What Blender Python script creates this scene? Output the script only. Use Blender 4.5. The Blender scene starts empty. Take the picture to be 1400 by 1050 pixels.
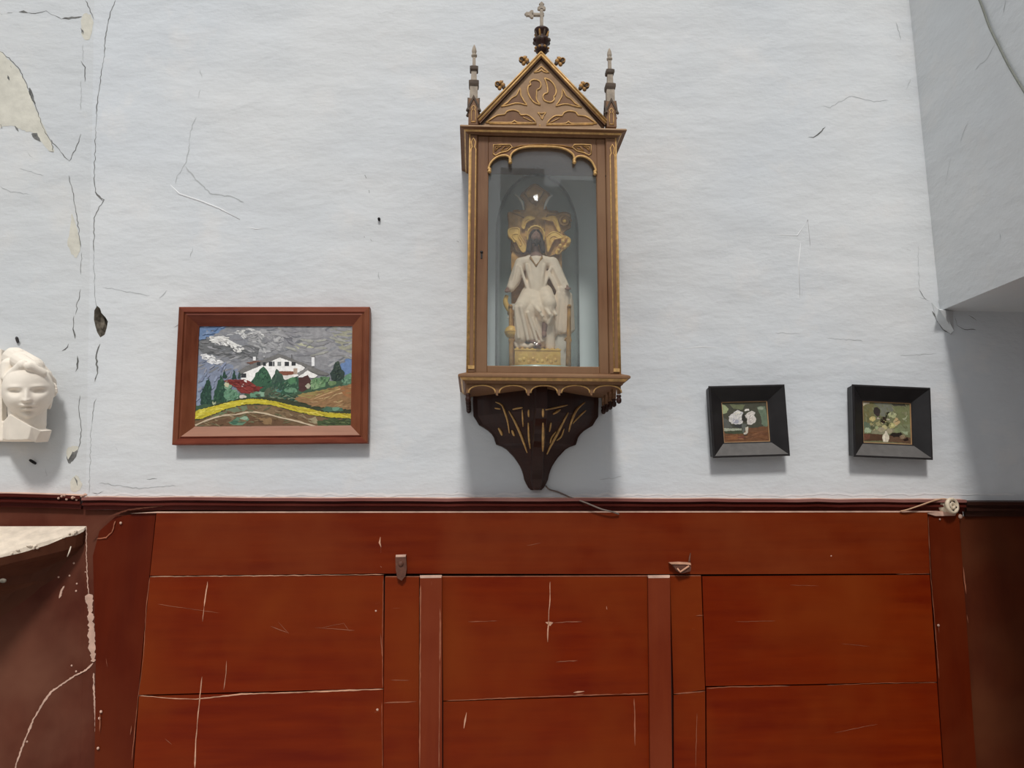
import bpy, math, random
from mathutils import Vector, Matrix, Quaternion
from mathutils.geometry import tessellate_polygon
from mathutils.bvhtree import BVHTree

random.seed(7)
V = Vector
SC = bpy.context.scene
COL = SC.collection

# ------------------------------------------------------------------ camera
F = 1051.0
CAM = V((0, -2.4, 1.62))
YAW, PITCH, ROLL = math.radians(2.72), math.radians(8.75), math.radians(0.13)
fw = V((math.sin(YAW) * math.cos(PITCH), math.cos(YAW) * math.cos(PITCH), math.sin(PITCH)))
rt = V((math.cos(YAW), -math.sin(YAW), 0))
up = rt.cross(fw)
rt, up = rt * math.cos(ROLL) + up * math.sin(ROLL), up * math.cos(ROLL) - rt * math.sin(ROLL)
cd = bpy.data.cameras.new('camera')
cam = bpy.data.objects.new('camera', cd)
COL.objects.link(cam)
cd.sensor_fit = 'HORIZONTAL'
cd.sensor_width = 36
cd.lens = 36 * F / 1400
cd.clip_start = 0.05
m = Matrix.Identity(4)
for i in range(3):
    m[i][0], m[i][1], m[i][2], m[i][3] = rt[i], up[i], -fw[i], CAM[i]
cam.matrix_world = m
SC.camera = cam


def ray(u, v):
    return (fw * F + rt * (u - 700) + up * (525 - v)).normalized()


def P(u, v, y=0.0):
    """point of the plane at depth y that shows at (u, v) in the photograph"""
    d = ray(u, v)
    return CAM + d * ((y - CAM.y) / d.y)


def PX(u, v, x):
    d = ray(u, v)
    return CAM + d * ((x - CAM.x) / d.x)


def PPL(u, v, co, n, off=0.0):
    d = ray(u, v)
    return CAM + d * ((co + n * off - CAM).dot(n) / d.dot(n))


# ------------------------------------------------------------------ mesh helper
class MB:
    def __init__(s):
        s.v, s.f, s.m, s.s = [], [], [], []

    def add(s, vs, fs, mat=0, smooth=False):
        b = len(s.v)
        s.v += [V(p) for p in vs]
        for f in fs:
            s.f.append([b + i for i in f])
            s.m.append(mat)
            s.s.append(smooth)
        return s

    def box(s, a, b, mat=0):
        x0, x1 = sorted((a[0], b[0])); y0, y1 = sorted((a[1], b[1])); z0, z1 = sorted((a[2], b[2]))
        vs = [(x0, y0, z0), (x1, y0, z0), (x1, y1, z0), (x0, y1, z0), (x0, y0, z1), (x1, y0, z1), (x1, y1, z1), (x0, y1, z1)]
        return s.add(vs, [(0, 3, 2, 1), (4, 5, 6, 7), (0, 1, 5, 4), (1, 2, 6, 5), (2, 3, 7, 6), (3, 0, 4, 7)], mat)

    def bbox(s, a, b, c=.002, mat=0):
        """box with chamfered front (-y) edges"""
        x0, x1 = sorted((a[0], b[0])); y0, y1 = sorted((a[1], b[1])); z0, z1 = sorted((a[2], b[2]))
        c = min(c, (x1 - x0) * .45, (z1 - z0) * .45, (y1 - y0) * .9)
        def ring(i, y): return [(x0 + i, y, z0 + i), (x1 - i, y, z0 + i), (x1 - i, y, z1 - i), (x0 + i, y, z1 - i)]
        vs = ring(c, y0) + ring(0, y0 + c) + ring(0, y1)
        fs = [(0, 1, 2, 3), (11, 10, 9, 8)]
        for k in (0, 4):
            for i in range(4):
                j = (i + 1) % 4
                fs.append((k + j, k + i, k + 4 + i, k + 4 + j))
        return s.add(vs, fs, mat)

    def prism(s, poly, ext, mat=0):
        """polygon of 3D points extruded by vector ext"""
        n = len(poly); e = V(ext)
        vs = [V(p) for p in poly] + [V(p) + e for p in poly]
        tri = tessellate_polygon([[V(p) for p in poly]])
        fs = [tuple(t) for t in tri] + [tuple(n + i for i in reversed(t)) for t in tri]
        fs += [(i, (i + 1) % n, n + (i + 1) % n, n + i) for i in range(n)]
        return s.add(vs, fs, mat)

    def poly(s, pts, mat=0):
        tri = tessellate_polygon([[V(p) for p in pts]])
        return s.add(pts, [tuple(t) for t in tri], mat)

    def tube(s, pts, r, n=8, mat=0, closed=False, smooth=True):
        pts = [V(p) for p in pts]
        if len(pts) < 2: return s
        rs = r if isinstance(r, (list, tuple)) else [r] * len(pts)
        m_ = len(pts); vs = []; nrm = None
        for i, p in enumerate(pts):
            a = pts[(i - 1) % m_] if (closed or i) else p
            b = pts[(i + 1) % m_] if (closed or i < m_ - 1) else p
            t = (b - a)
            t = t.normalized() if t.length > 1e-9 else V((0, 0, 1))
            if nrm is None:
                nrm = t.orthogonal().normalized()
            else:
                nrm = nrm - t * nrm.dot(t)
                nrm = nrm.normalized() if nrm.length > 1e-6 else t.orthogonal().normalized()
            bn = t.cross(nrm)
            for k in range(n):
                a_ = 2 * math.pi * k / n
                vs.append(p + (nrm * math.cos(a_) + bn * math.sin(a_)) * rs[i])
        fs = []
        for i in range(m_ if closed else m_ - 1):
            j = (i + 1) % m_
            for k in range(n):
                l = (k + 1) % n
                fs.append((i * n + k, i * n + l, j * n + l, j * n + k))
        if not closed:
            fs.append(tuple(range(n - 1, -1, -1)))
            fs.append(tuple(range((m_ - 1) * n, m_ * n)))
        return s.add(vs, fs, mat, smooth)

    def ribbon(s, pts, w, nrm=(0, -1, 0), mat=0, jag=.0, step=.012):
        """flat jagged strip following pts, width w, lying in the plane with normal nrm"""
        nrm = V(nrm); pts = [V(p) for p in pts]
        q = [pts[0]]
        for a, b in zip(pts, pts[1:]):
            k = max(1, int((b - a).length / step)) if jag else 1
            for i in range(1, k + 1):
                q.append(a.lerp(b, i / k))
        vs = []; m_ = len(q); fz_ = 1.0
        for i, p in enumerate(q):
            fz_ = fz_ * .6 + .4 * (1 + random.uniform(-.9, 1.0)) if jag else 1.0
            t = (q[min(i + 1, m_ - 1)] - q[max(i - 1, 0)]).normalized()
            sd = t.cross(nrm).normalized()
            ww = w * fz_ / 2
            if jag and (i == 0 or i == m_ - 1): ww *= .15
            off = sd * random.uniform(-1, 1) * jag
            vs += [p + off + sd * ww, p + off - sd * ww]
        return s.add(vs, [(2 * i, 2 * i + 1, 2 * i + 3, 2 * i + 2) for i in range(m_ - 1)], mat)

    def sphere(s, c, r, n=16, k=10, mat=0, M=None, fn=None):
        c = V(c); r = (r, r, r) if isinstance(r, (int, float)) else r
        vs = []
        for i in range(k + 1):
            th = math.pi * i / k
            for j in range(n):
                ph = 2 * math.pi * j / n
                d = V((math.sin(th) * math.cos(ph), math.sin(th) * math.sin(ph), math.cos(th)))
                p = V((d.x * r[0], d.y * r[1], d.z * r[2]))
                if fn: p = fn(d, p)
                if M: p = M @ p
                vs.append(c + p)
        fs = []
        for i in range(k):
            for j in range(n):
                l = (j + 1) % n
                fs.append((i * n + j, (i + 1) * n + j, (i + 1) * n + l, i * n + l))
        return s.add(vs, fs, mat, True)

    def caps(s, a, b, ra, rb=None, n=12, mat=0):
        """tapering capsule"""
        rb = ra if rb is None else rb
        a, b = V(a), V(b); t = (b - a).normalized()
        pts, rs = [], []
        for i in range(5):
            an = math.pi / 2 * (1 - i / 4)
            pts.append(a - t * ra * math.sin(an)); rs.append(max(ra * math.cos(an), ra * .02))
        for i in range(5):
            an = math.pi / 2 * i / 4
            pts.append(b + t * rb * math.sin(an)); rs.append(max(rb * math.cos(an), rb * .02))
        return s.tube(pts, rs, n, mat)

    def lathe(s, prof, c, n=24, mat=0, ax=None, smooth=True, rot=0.0):
        """profile of (r, h) about the axis ax through c"""
        c = V(c); q = V((0, 0, 1)).rotation_difference(V(ax or (0, 0, 1)).normalized())
        vs = []
        for (r, h) in prof:
            for k in range(n):
                a = 2 * math.pi * k / n + rot
                vs.append(c + q @ V((r * math.cos(a), r * math.sin(a), h)))
        fs = []
        for i in range(len(prof) - 1):
            for k in range(n):
                l = (k + 1) % n
                fs.append((i * n + k, i * n + l, (i + 1) * n + l, (i + 1) * n + k))
        fs.append(tuple(range(n - 1, -1, -1)))
        fs.append(tuple(range((len(prof) - 1) * n, len(prof) * n)))
        return s.add(vs, fs, mat, smooth)

    def loft(s, rings, mats=None, mat=0, smooth=False, closed=True, cap=True):
        n = len(rings[0]); b = len(s.v)
        for r in rings: s.v += [V(p) for p in r]
        for i in range(len(rings) - 1):
            for k in range(n if closed else n - 1):
                l = (k + 1) % n
                s.f.append([b + i * n + k, b + i * n + l, b + (i + 1) * n + l, b + (i + 1) * n + k])
                s.m.append(mats[i] if mats else mat); s.s.append(smooth)
        if cap:
            for i in (0, len(rings) - 1):
                tri = tessellate_polygon([[V(p) for p in rings[i]]])
                for t in tri:
                    s.f.append([b + i * n + k for k in t]); s.m.append(mats[min(i, len(mats) - 1)] if mats else mat); s.s.append(False)
        return s

    def build(s, name, mats, parent=None, origin=None, fix=True):
        me = bpy.data.meshes.new(name)
        o = V(origin) if origin is not None else V((0, 0, 0))
        me.from_pydata([tuple(p - o) for p in s.v], [], s.f)
        for mt in (mats if isinstance(mats, (list, tuple)) else [mats]): me.materials.append(mt)
        for p, mi, sm in zip(me.polygons, s.m, s.s):
            p.material_index = mi; p.use_smooth = sm
        if fix:
            import bmesh
            bm = bmesh.new(); bm.from_mesh(me)
            bmesh.ops.recalc_face_normals(bm, faces=bm.faces[:])
            bm.to_mesh(me); bm.free()
        ob = bpy.data.objects.new(name, me)
        COL.objects.link(ob)
        if parent is not None:
            ob.parent = parent
        elif origin is not None:
            ob.location = o
        return ob


def tag(o, label=None, cat=None, group=None, kind=None):
    if label: o['label'] = label
    if cat: o['category'] = cat
    if group: o['group'] = group
    if kind: o['kind'] = kind
    return o


def thing(name, loc, label, cat, group=None):
    o = bpy.data.objects.new(name, None)
    o.empty_display_size = .05
    COL.objects.link(o); o.location = loc
    return tag(o, label, cat, group)


def struct(o, label=None):
    o['kind'] = 'structure'
    if label: o['label'] = label
    return o


def cr(pts, n=5, closed=False):
    """Catmull-Rom through 2D points"""
    out = []; N = len(pts)
    for i in range(N if closed else N - 1):
        g = (lambda k: pts[k % N]) if closed else (lambda k: pts[max(0, min(N - 1, k))])
        p0, p1, p2, p3 = g(i - 1), g(i), g(i + 1), g(i + 2)
        for j in range(n):
            t = j / n
            out.append(tuple(.5 * (2 * b + (c - a) * t + (2 * a - 5 * b + 4 * c - d) * t * t + (3 * b - a - 3 * c + d) * t ** 3)
                             for a, b, c, d in zip(p0, p1, p2, p3)))
    if not closed: out.append(tuple(pts[-1]))
    return out


# ------------------------------------------------------------------ materials
def lin(c):
    c = c / 255.0
    return c / 12.92 if c <= .04045 else ((c + .055) / 1.055) ** 2.4


def rgb(r, g, b, k=1.0):
    return (min(1, lin(r) * k), min(1, lin(g) * k), min(1, lin(b) * k), 1)


def nmat(name):
    mt = bpy.data.materials.new(name); mt.use_nodes = True
    nt = mt.node_tree
    b = nt.nodes['Principled BSDF']
    return mt, nt, b


def mixcol(nt, fac, a, b):
    n = nt.nodes.new('ShaderNodeMix'); n.data_type = 'RGBA'
    if fac is not None: nt.links.new(fac, n.inputs[0])
    for i, x in ((6, a), (7, b)):
        if isinstance(x, tuple): n.inputs[i].default_value = x
        else: nt.links.new(x, n.inputs[i])
    return n.outputs[2]


def noise(nt, scale, detail=4, rough=.55, coord='Object', stretch=(1, 1, 1), seed=0.0):
    tc = nt.nodes.new('ShaderNodeTexCoord'); mp = nt.nodes.new('ShaderNodeMapping')
    mp.inputs['Scale'].default_value = stretch
    mp.inputs['Location'].default_value = (seed, seed * .7, seed * .3)
    nt.links.new(tc.outputs[coord], mp.inputs[0])
    n = nt.nodes.new('ShaderNodeTexNoise')
    n.inputs['Scale'].default_value = scale; n.inputs['Detail'].default_value = detail; n.inputs['Roughness'].default_value = rough
    nt.links.new(mp.outputs[0], n.inputs['Vector'])
    return n.outputs['Fac']


def ramp(nt, fac, a, b, ca=(0, 0, 0, 1), cb=(1, 1, 1, 1)):
    n = nt.nodes.new('ShaderNodeValToRGB')
    e = n.color_ramp.elements
    e[0].position = a; e[0].color = ca; e[1].position = b; e[1].color = cb
    nt.links.new(fac, n.inputs[0])
    return n.outputs[0]


def bump(nt, bsdf, h, strength, dist, prev=None):
    n = nt.nodes.new('ShaderNodeBump')
    n.inputs['Strength'].default_value = strength; n.inputs['Distance'].default_value = dist
    nt.links.new(h, n.inputs['Height'])
    if prev is not None: nt.links.new(prev, n.inputs['Normal'])
    nt.links.new(n.outputs[0], bsdf.inputs['Normal'])
    return n.outputs[0]


def simple(name, c, rough=.6, metal=0.0, spec=.5, vary=.12, scale=40, bmp=0.0, coat=0.0, stretch=(1, 1, 1)):
    mt, nt, b = nmat(name)
    if vary:
        f = noise(nt, scale, 5, stretch=stretch)
        lo = tuple(x * (1 - vary) for x in c[:3]) + (1,)
        hi = tuple(min(1, x * (1 + vary)) for x in c[:3]) + (1,)
        nt.links.new(ramp(nt, f, .3, .7, lo, hi), b.inputs['Base Color'])
        if bmp: bump(nt, b, f, .6, bmp)
    else:
        b.inputs['Base Color'].default_value = c
    b.inputs['Roughness'].default_value = rough
    b.inputs['Metallic'].default_value = metal
    b.inputs['Specular IOR Level'].default_value = spec
    b.inputs['Coat Weight'].default_value = coat
    return mt


def plaster(name, base, cool, warm, bs=1.0):
    mt, nt, b = nmat(name)
    big = noise(nt, 1.3, 3, .5)
    mid = noise(nt, 5, 6, .62, seed=3.1)
    mix1 = mixcol(nt, ramp(nt, big, .42, .62), base, cool)
    col = mixcol(nt, ramp(nt, mid, .54, .74), mix1, warm)
    fine = noise(nt, 60, 5, .65, seed=9.0)
    col = mixcol(nt, ramp(nt, fine, .66, .80, (0, 0, 0, 1), (.25, .25, .25, 1)), col, tuple(x * .78 for x in base[:3]) + (1,))
    nt.links.new(col, b.inputs['Base Color'])
    b.inputs['Roughness'].default_value = .75
    b.inputs['Specular IOR Level'].default_value = .25
    h1 = noise(nt, 3.2, 5, .5, stretch=(1, 1, 1.9), seed=1.0)
    h2 = noise(nt, 16, 5, .6, stretch=(.7, 1, 1.6), seed=5.0)
    n1 = bump(nt, b, h1, .30 * bs, .05)
    n2 = bump(nt, b, h2, .20 * bs, .010, n1)
    bump(nt, b, fine, .25 * bs, .003, n2)
    return mt


def paintwood(name, dark, mid, light, rough=.42, stretch=(1.2, 1, 14), scale=2.2, seed=0.0, spec=.16, dust=.12):
    mt, nt, b = nmat(name)
    g = noise(nt, scale, 7, .6, stretch=stretch, seed=seed)
    blot = noise(nt, 2.6, 4, .55, seed=seed + 4)
    c1 = mixcol(nt, ramp(nt, g, .32, .68), dark, mid)
    c2 = mixcol(nt, ramp(nt, blot, .42, .7), c1, light)
    if dust:
        d = noise(nt, 120, 4, .7, stretch=(.35, 1, 2.5), seed=seed + 8)
        c2 = mixcol(nt, ramp(nt, d, .66, .82, (0, 0, 0, 1), (dust, dust, dust, 1)), c2, rgb(150, 100, 75))
    nt.links.new(c2, b.inputs['Base Color'])
    nt.links.new(ramp(nt, blot, .3, .7, (rough - .06,) * 3 + (1,), (rough + .14,) * 3 + (1,)), b.inputs['Roughness'])
    b.inputs['Specular IOR Level'].default_value = spec
    n1 = bump(nt, b, g, .2, .0035)
    bump(nt, b, blot, .3, .008, n1)
    return mt


def glassmat(name, tint=(1, 1, 1, 1), gain=1.0, rough=.0, dust=0.0):
    mt, nt, b = nmat(name)
    nt.nodes.remove(b)
    out = nt.nodes['Material Output']
    tr = nt.nodes.new('ShaderNodeBsdfTransparent'); tr.inputs[0].default_value = tint
    gl = nt.nodes.new('ShaderNodeBsdfGlossy'); gl.inputs['Roughness'].default_value = rough
    gl.inputs['Color'].default_value = (gain, gain, gain, 1)
    fr = nt.nodes.new('ShaderNodeFresnel')
    ge = nt.nodes.new('ShaderNodeNewGeometry')
    mm = nt.nodes.new('ShaderNodeMapRange')
    mm.inputs['To Min'].default_value = 1.5; mm.inputs['To Max'].default_value = 1 / 1.5
    nt.links.new(ge.outputs['Backfacing'], mm.inputs['Value'])
    nt.links.new(mm.outputs[0], fr.inputs['IOR'])
    mx = nt.nodes.new('ShaderNodeMixShader')
    nt.links.new(fr.outputs[0], mx.inputs[0]); nt.links.new(tr.outputs[0], mx.inputs[1]); nt.links.new(gl.outputs[0], mx.inputs[2])
    last = mx.outputs[0]
    if dust:        # dust film; the pane's hazy sky veil is put into it
        df = nt.nodes.new('ShaderNodeBsdfDiffuse'); df.inputs[0].default_value = (.78, .80, .80, 1)
        m2 = nt.nodes.new('ShaderNodeMixShader')
        nt.links.new(ramp(nt, noise(nt, 5, 4, .6), .3, .7, (dust * .7,) * 3 + (1,), (dust * 1.3,) * 3 + (1,)), m2.inputs[0])
        nt.links.new(last, m2.inputs[1]); nt.links.new(df.outputs[0], m2.inputs[2]); last = m2.outputs[0]
    nt.links.new(last, out.inputs[0])
    return mt


K = 1.28      # photographed colour -> surface colour under this light
M = {}
M['plaster'] = plaster('white_plaster', (.70, .715, .725, 1), (.655, .685, .715, 1), (.735, .735, .735, 1))
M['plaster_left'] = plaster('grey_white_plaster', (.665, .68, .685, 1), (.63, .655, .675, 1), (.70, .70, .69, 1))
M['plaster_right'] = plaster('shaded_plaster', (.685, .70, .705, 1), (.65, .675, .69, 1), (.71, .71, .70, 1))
M['cream'] = simple('cream_undercoat', rgb(203, 200, 188, 1.12), .85, vary=.1, scale=30, bmp=.004)
M['ridge'] = simple('plaster_ridge', (.76, .77, .78, 1), .8, vary=.04)
M['crack'] = simple('crack_dirt', rgb(112, 112, 110), .95, vary=.45, scale=60)
M['faint'] = simple('hairline_crack', rgb(184, 187, 188), .9, vary=.15, scale=60)
M['rubble'] = simple('exposed_rubble', rgb(120, 112, 100), .95, vary=.55, scale=45, bmp=.01)
M['black'] = simple('dark_hole', rgb(25, 24, 24), .9, vary=.2)
M['wood'] = paintwood('red_brown_painted_boards', rgb(88, 18, 0, 1.3), rgb(105, 30, 0, 1.3), rgb(108, 40, 2, 1.3))
M['wood2'] = paintwood('red_brown_painted_frame', rgb(88, 22, 2, 1.25), rgb(104, 34, 4, 1.25), rgb(108, 44, 12, 1.25), seed=11)
M['batten'] = paintwood('red_brown_painted_batten', rgb(98, 34, 14, 1.25), rgb(108, 42, 18, 1.25), rgb(114, 50, 26, 1.25), stretch=(14, 1, 1.2), seed=21)
M['stile'] = paintwood('dark_red_stile', rgb(74, 18, 2, 1.2), rgb(84, 24, 3, 1.2), rgb(92, 34, 8, 1.2), stretch=(10, 1, 1.2), seed=31)
M['brown'] = paintwood('brown_painted_plaster', rgb(70, 28, 16, 1.15), rgb(88, 42, 28, 1.15), rgb(106, 66, 50, 1.15), rough=.6, stretch=(3, 1, 1.2), scale=4, seed=41, dust=.4)
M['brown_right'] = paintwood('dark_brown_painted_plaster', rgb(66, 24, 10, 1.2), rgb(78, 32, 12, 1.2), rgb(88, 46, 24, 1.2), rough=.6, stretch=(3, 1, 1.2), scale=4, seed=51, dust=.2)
M['rail_dusty'] = paintwood('dusty_maroon_rail', rgb(112, 64, 58, 1.15), rgb(128, 80, 74, 1.15), rgb(140, 98, 90, 1.15), stretch=(1.5, 1, 8), seed=66, dust=.4)
M['rail'] = paintwood('dark_maroon_rail', rgb(62, 18, 12, 1.15), rgb(74, 24, 16, 1.15), rgb(88, 36, 28, 1.15), stretch=(1.5, 1, 8), seed=61)
M['dust'] = simple('dusty_ledge', rgb(196, 160, 142, 1.1), .9, vary=.25, scale=25)
M['scratch'] = simple('pale_scratch', rgb(200, 150, 122), .9, vary=.35, scale=30)
M['scuff'] = simple('brown_scuff', rgb(150, 88, 62), .9, vary=.3, scale=30)
M['gap'] = simple('shadow_gap_wood', rgb(30, 8, 4), .9, vary=.2)
M['rust'] = simple('painted_rusty_iron', rgb(96, 56, 40), .65, vary=.35, scale=50, bmp=.002)
M['case'] = paintwood('brown_cabinet_wood', rgb(96, 64, 42, 1.2), rgb(114, 80, 54, 1.2), rgb(126, 96, 70, 1.2), stretch=(12, 12, 1), scale=6, seed=71, rough=.5, dust=.25, spec=.3)
M['case_light'] = paintwood('tan_carved_wood', rgb(124, 96, 70, 1.35), rgb(142, 114, 88, 1.35), rgb(152, 128, 104, 1.35), stretch=(4, 4, 4), scale=8, seed=81, rough=.6, dust=.3, spec=.25)
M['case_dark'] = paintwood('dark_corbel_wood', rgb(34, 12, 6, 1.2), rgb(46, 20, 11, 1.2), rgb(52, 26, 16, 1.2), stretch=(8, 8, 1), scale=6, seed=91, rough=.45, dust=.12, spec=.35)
M['gilt'] = simple('gilded_edge', rgb(188, 150, 94, 1.2), .5, metal=.25, vary=.3, scale=70)
M['gilt_dull'] = simple('dull_gilding', rgb(150, 112, 62, 1.2), .55, metal=.25, vary=.3, scale=60)
M['gold'] = simple('gold_leaf', (.98, .54, .13, 1), .45, metal=.1, vary=.22, scale=60, bmp=.003)
M['greywood'] = simple('dusty_grey_wood', rgb(150, 138, 124, 1.2), .75, vary=.2, scale=60, bmp=.002)
M['darkwood'] = simple('dark_collar_wood', rgb(74, 60, 48, 1.1), .7, vary=.3, scale=60)
M['lining'] = simple('pale_blue_lining', (.74, .82, .82, 1), .7, vary=.06, scale=8)
M['glass'] = glassmat('window_glass', (.985, .99, .99, 1), 1.0, .02, .05)
M['dome'] = glassmat('dome_glass', (.985, .995, .99, 1), .16, .03)
M['stand'] = simple('pale_green_glass_stand', rgb(150, 170, 158, 1.2), .2, vary=.1, scale=50)
M['keyhole'] = simple('black_keyhole', rgb(20, 14, 12), .6, vary=0)
M['robe'] = simple('cream_robe', rgb(216, 197, 176, 1.36), .7, vary=.08, scale=50)
M['skin'] = simple('painted_skin', rgb(138, 104, 90, 1.15), .6, vary=.12, scale=60)
M['hair'] = simple('dark_brown_hair', rgb(50, 30, 22, 1.1), .75, vary=.3, scale=160, stretch=(1, 1, .2))
M['sash'] = simple('brown_shoe', rgb(130, 78, 60, 1.2), .7, vary=.15)
M['throne'] = simple('brown_gilt_throne', rgb(176, 132, 70, 1.3), .55, metal=.2, vary=.35, scale=50, bmp=.003)
M['silver'] = simple('pale_ornament', rgb(206, 200, 188, 1.2), .45, vary=.12)
M['frame_red'] = paintwood('red_brown_frame', rgb(96, 44, 32, 1.2), rgb(118, 60, 44, 1.2), rgb(130, 74, 56, 1.2), stretch=(2, 2, 14), scale=5, seed=101, rough=.4, dust=.1)
M['frame_redv'] = paintwood('red_brown_frame_upright', rgb(88, 44, 28, 1.2), rgb(110, 60, 40, 1.2), rgb(128, 78, 54, 1.2), stretch=(14, 2, 2), scale=5, seed=103, rough=.4, dust=.1)
M['frame_lit_dust'] = simple('dusty_lit_frame_wood', rgb(150, 104, 82, 1.1), .6, vary=.15, scale=30, stretch=(.2, 1, 2))  # for the bottom bevel: top light put into the dust colour
M['black_lit_dust'] = simple('dusty_lit_black_frame', rgb(88, 85, 83, 1.1), .6, vary=.2, scale=30)  # bottom bevel of the black frames: dust, with light from above painted in
M['frame_black'] = simple('black_lacquered_frame', rgb(38, 36, 37), .45, vary=.25, scale=20, spec=.35)
M['slip'] = simple('tan_slip', rgb(178, 140, 100, 1.1), .6, vary=.15)
M['backing'] = simple('picture_backing', rgb(96, 76, 56), .9)
M['bust'] = simple('warm_white_plaster_cast', rgb(222, 213, 200, 1.22), .8, vary=.07, scale=18, bmp=.0012)
M['stone_dust'] = simple('dusty_stone_top', rgb(214, 200, 182, 1.15), .9, vary=.16, scale=30, bmp=.006)
M['stone_paint'] = paintwood('dark_brown_painted_stone', rgb(58, 24, 14, 1.15), rgb(74, 36, 22, 1.15), rgb(96, 58, 40, 1.15), rough=.6, stretch=(3, 3, 3), scale=7, seed=111, dust=.4)
M['ceramic'] = simple('off_white_ceramic', rgb(212, 196, 172, 1.15), .5, vary=.15, scale=80)
M['wire'] = simple('grey_wire', rgb(120, 106, 98), .7, vary=.2)
M['wire_pale'] = simple('dusty_wire', rgb(190, 150, 120, 1.1), .8, vary=.2)
M['wire_grey'] = simple('olive_grey_cable', rgb(124, 126, 118), .7, vary=.15)
M['nail'] = simple('dark_iron', rgb(70, 68, 70), .6, metal=.3, vary=.2)
M['white'] = simple('white_chip', rgb(226, 210, 196, 1.1), .8, vary=.1)
M['court'] = simple('courtyard_render', (.34, .34, .34, 1), .9, vary=.2, scale=3)
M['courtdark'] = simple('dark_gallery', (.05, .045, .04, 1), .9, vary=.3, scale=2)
M['flooring'] = simple('floor_tiles', (.60, .585, .56, 1), .6, vary=.2, scale=4)


# ------------------------------------------------------------------ the room
WX0, WX1, WTOP = -3.2, 3.2, 5.2
# the left wall meets the back wall along a slightly leaning joint
JA, JB = P(129, 0), P(117, 690)
jd = (JA - JB) / (JA.z - JB.z)
def joint(z): return JB + jd * (z - JB.z)
ang = math.radians(5)
ldir = V((-math.cos(ang), -math.sin(ang), 0))
LN = jd.cross(ldir).normalized()
if LN.y > 0: LN = -LN
def PL(u, v, off=0.0): return PPL(u, v, JB, LN, off)
def lwall(z, t): return joint(z) + ldir * t

RAILT = P(700, 680).z
RAILB = P(700, 698).z

# holes knocked through the plaster of the back wall
hole1 = [(x / 8.75, 420 + y / 8.75) for x, y in [(1128, 40), (1160, -18), (1196, 12), (1214, 70), (1262, 120), (1290, 170), (1278, 245), (1252, 330), (1200, 362), (1162, 300), (1140, 225), (1124, 150)]]
wb = MB()
outer = [joint(0), V((WX1, 0, 0)), V((WX1, 0, WTOP)), joint(WTOP)]
h1 = [P(u, v) for u, v in hole1]
allp = outer + h1
wb.add(allp, [tuple(t) for t in tessellate_polygon([outer, h1])], 0)
dp = [p + V((0, .03, 0)) + V((random.uniform(-1, 1), 0, random.uniform(-1, 1))) * .004 for p in h1]
c0 = sum(h1, V()) / len(h1)
inn = [c0.lerp(p, .62) + V((0, .035 + random.uniform(-.012, .01), 0)) for p in h1]
n = len(h1)
wb.add(h1 + inn + [c0 + V((.004, .022, 0))], [(i, (i + 1) % n, n + (i + 1) % n, n + i) for i in range(n)] + [(n + i, n + (i + 1) % n, 2 * n) for i in range(n)], 1)

def crk(mb, pts, w, mat, f=P, off=.0006, nrm=(0, -1, 0), jag=.0021, y=None):
    w = w * (.62 if w < .0035 else .85)
    if f is P: q = [P(u, v, -off) for u, v in pts]
    else: q = [f(u, v, off) for u, v in pts]
    mb.ribbon(q, w, nrm, mat, jag, .009)

for pts, w in [
    ([(158, 0), (150, 20), (145, 45), (142, 80), (137, 110), (133, 140), (131, 165), (130, 200), (129, 240), (130, 262), (136, 268), (142, 273), (136, 283), (129, 298), (128, 345)], .0030),
    ([(130, 262), (137, 270), (141, 276)], .004),
    ([(128, 345), (129, 380), (130, 410), (133, 422)], .0016),
    ([(137, 470), (133, 480), (132, 490), (133, 510), (130, 522)], .0042),
    ([(131, 545), (128, 560), (125, 580)], .002),
    ([(125, 580), (124, 605), (123, 650), (121, 676)], .0014),
    ([(126, 674), (134, 676), (142, 672)], .002),
    ([(1105, 187), (1112, 188), (1118, 185), (1128, 173)], .0038),
    ([(1257, 395), (1262, 406), (1270, 412)], .0026),
    ([(1275, 425), (1281, 438), (1290, 450), (1300, 456), (1304, 450)], .006),
    ([(1305, 432), (1308, 445), (1318, 450), (1335, 451)], .003),
    ([(1324, 430), (1330, 434), (1336, 438)], .003),
    ([(1097, 398), (1097, 405)], .003), ([(1240, 340), (1245, 342)], .003), ([(1255, 374), (1258, 374)], .003),
    ([(1256, 406), (1262, 408), (1268, 408)], .002),
    ([(499, 239), (500, 244)], .009), ([(505, 260), (505, 264)], .007), ([(497, 323), (498, 325)], .006), ([(506, 327), (508, 330)], .006), ([(625, 329), (627, 331)], .006),
    ([(200, 655), (215, 655)], .0016), ([(158, 612), (160, 616)], .003), ([(622, 674), (626, 672)], .004), ([(238, 448), (246, 443)], .002),
]: crk(wb, pts, w, 2)
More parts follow.
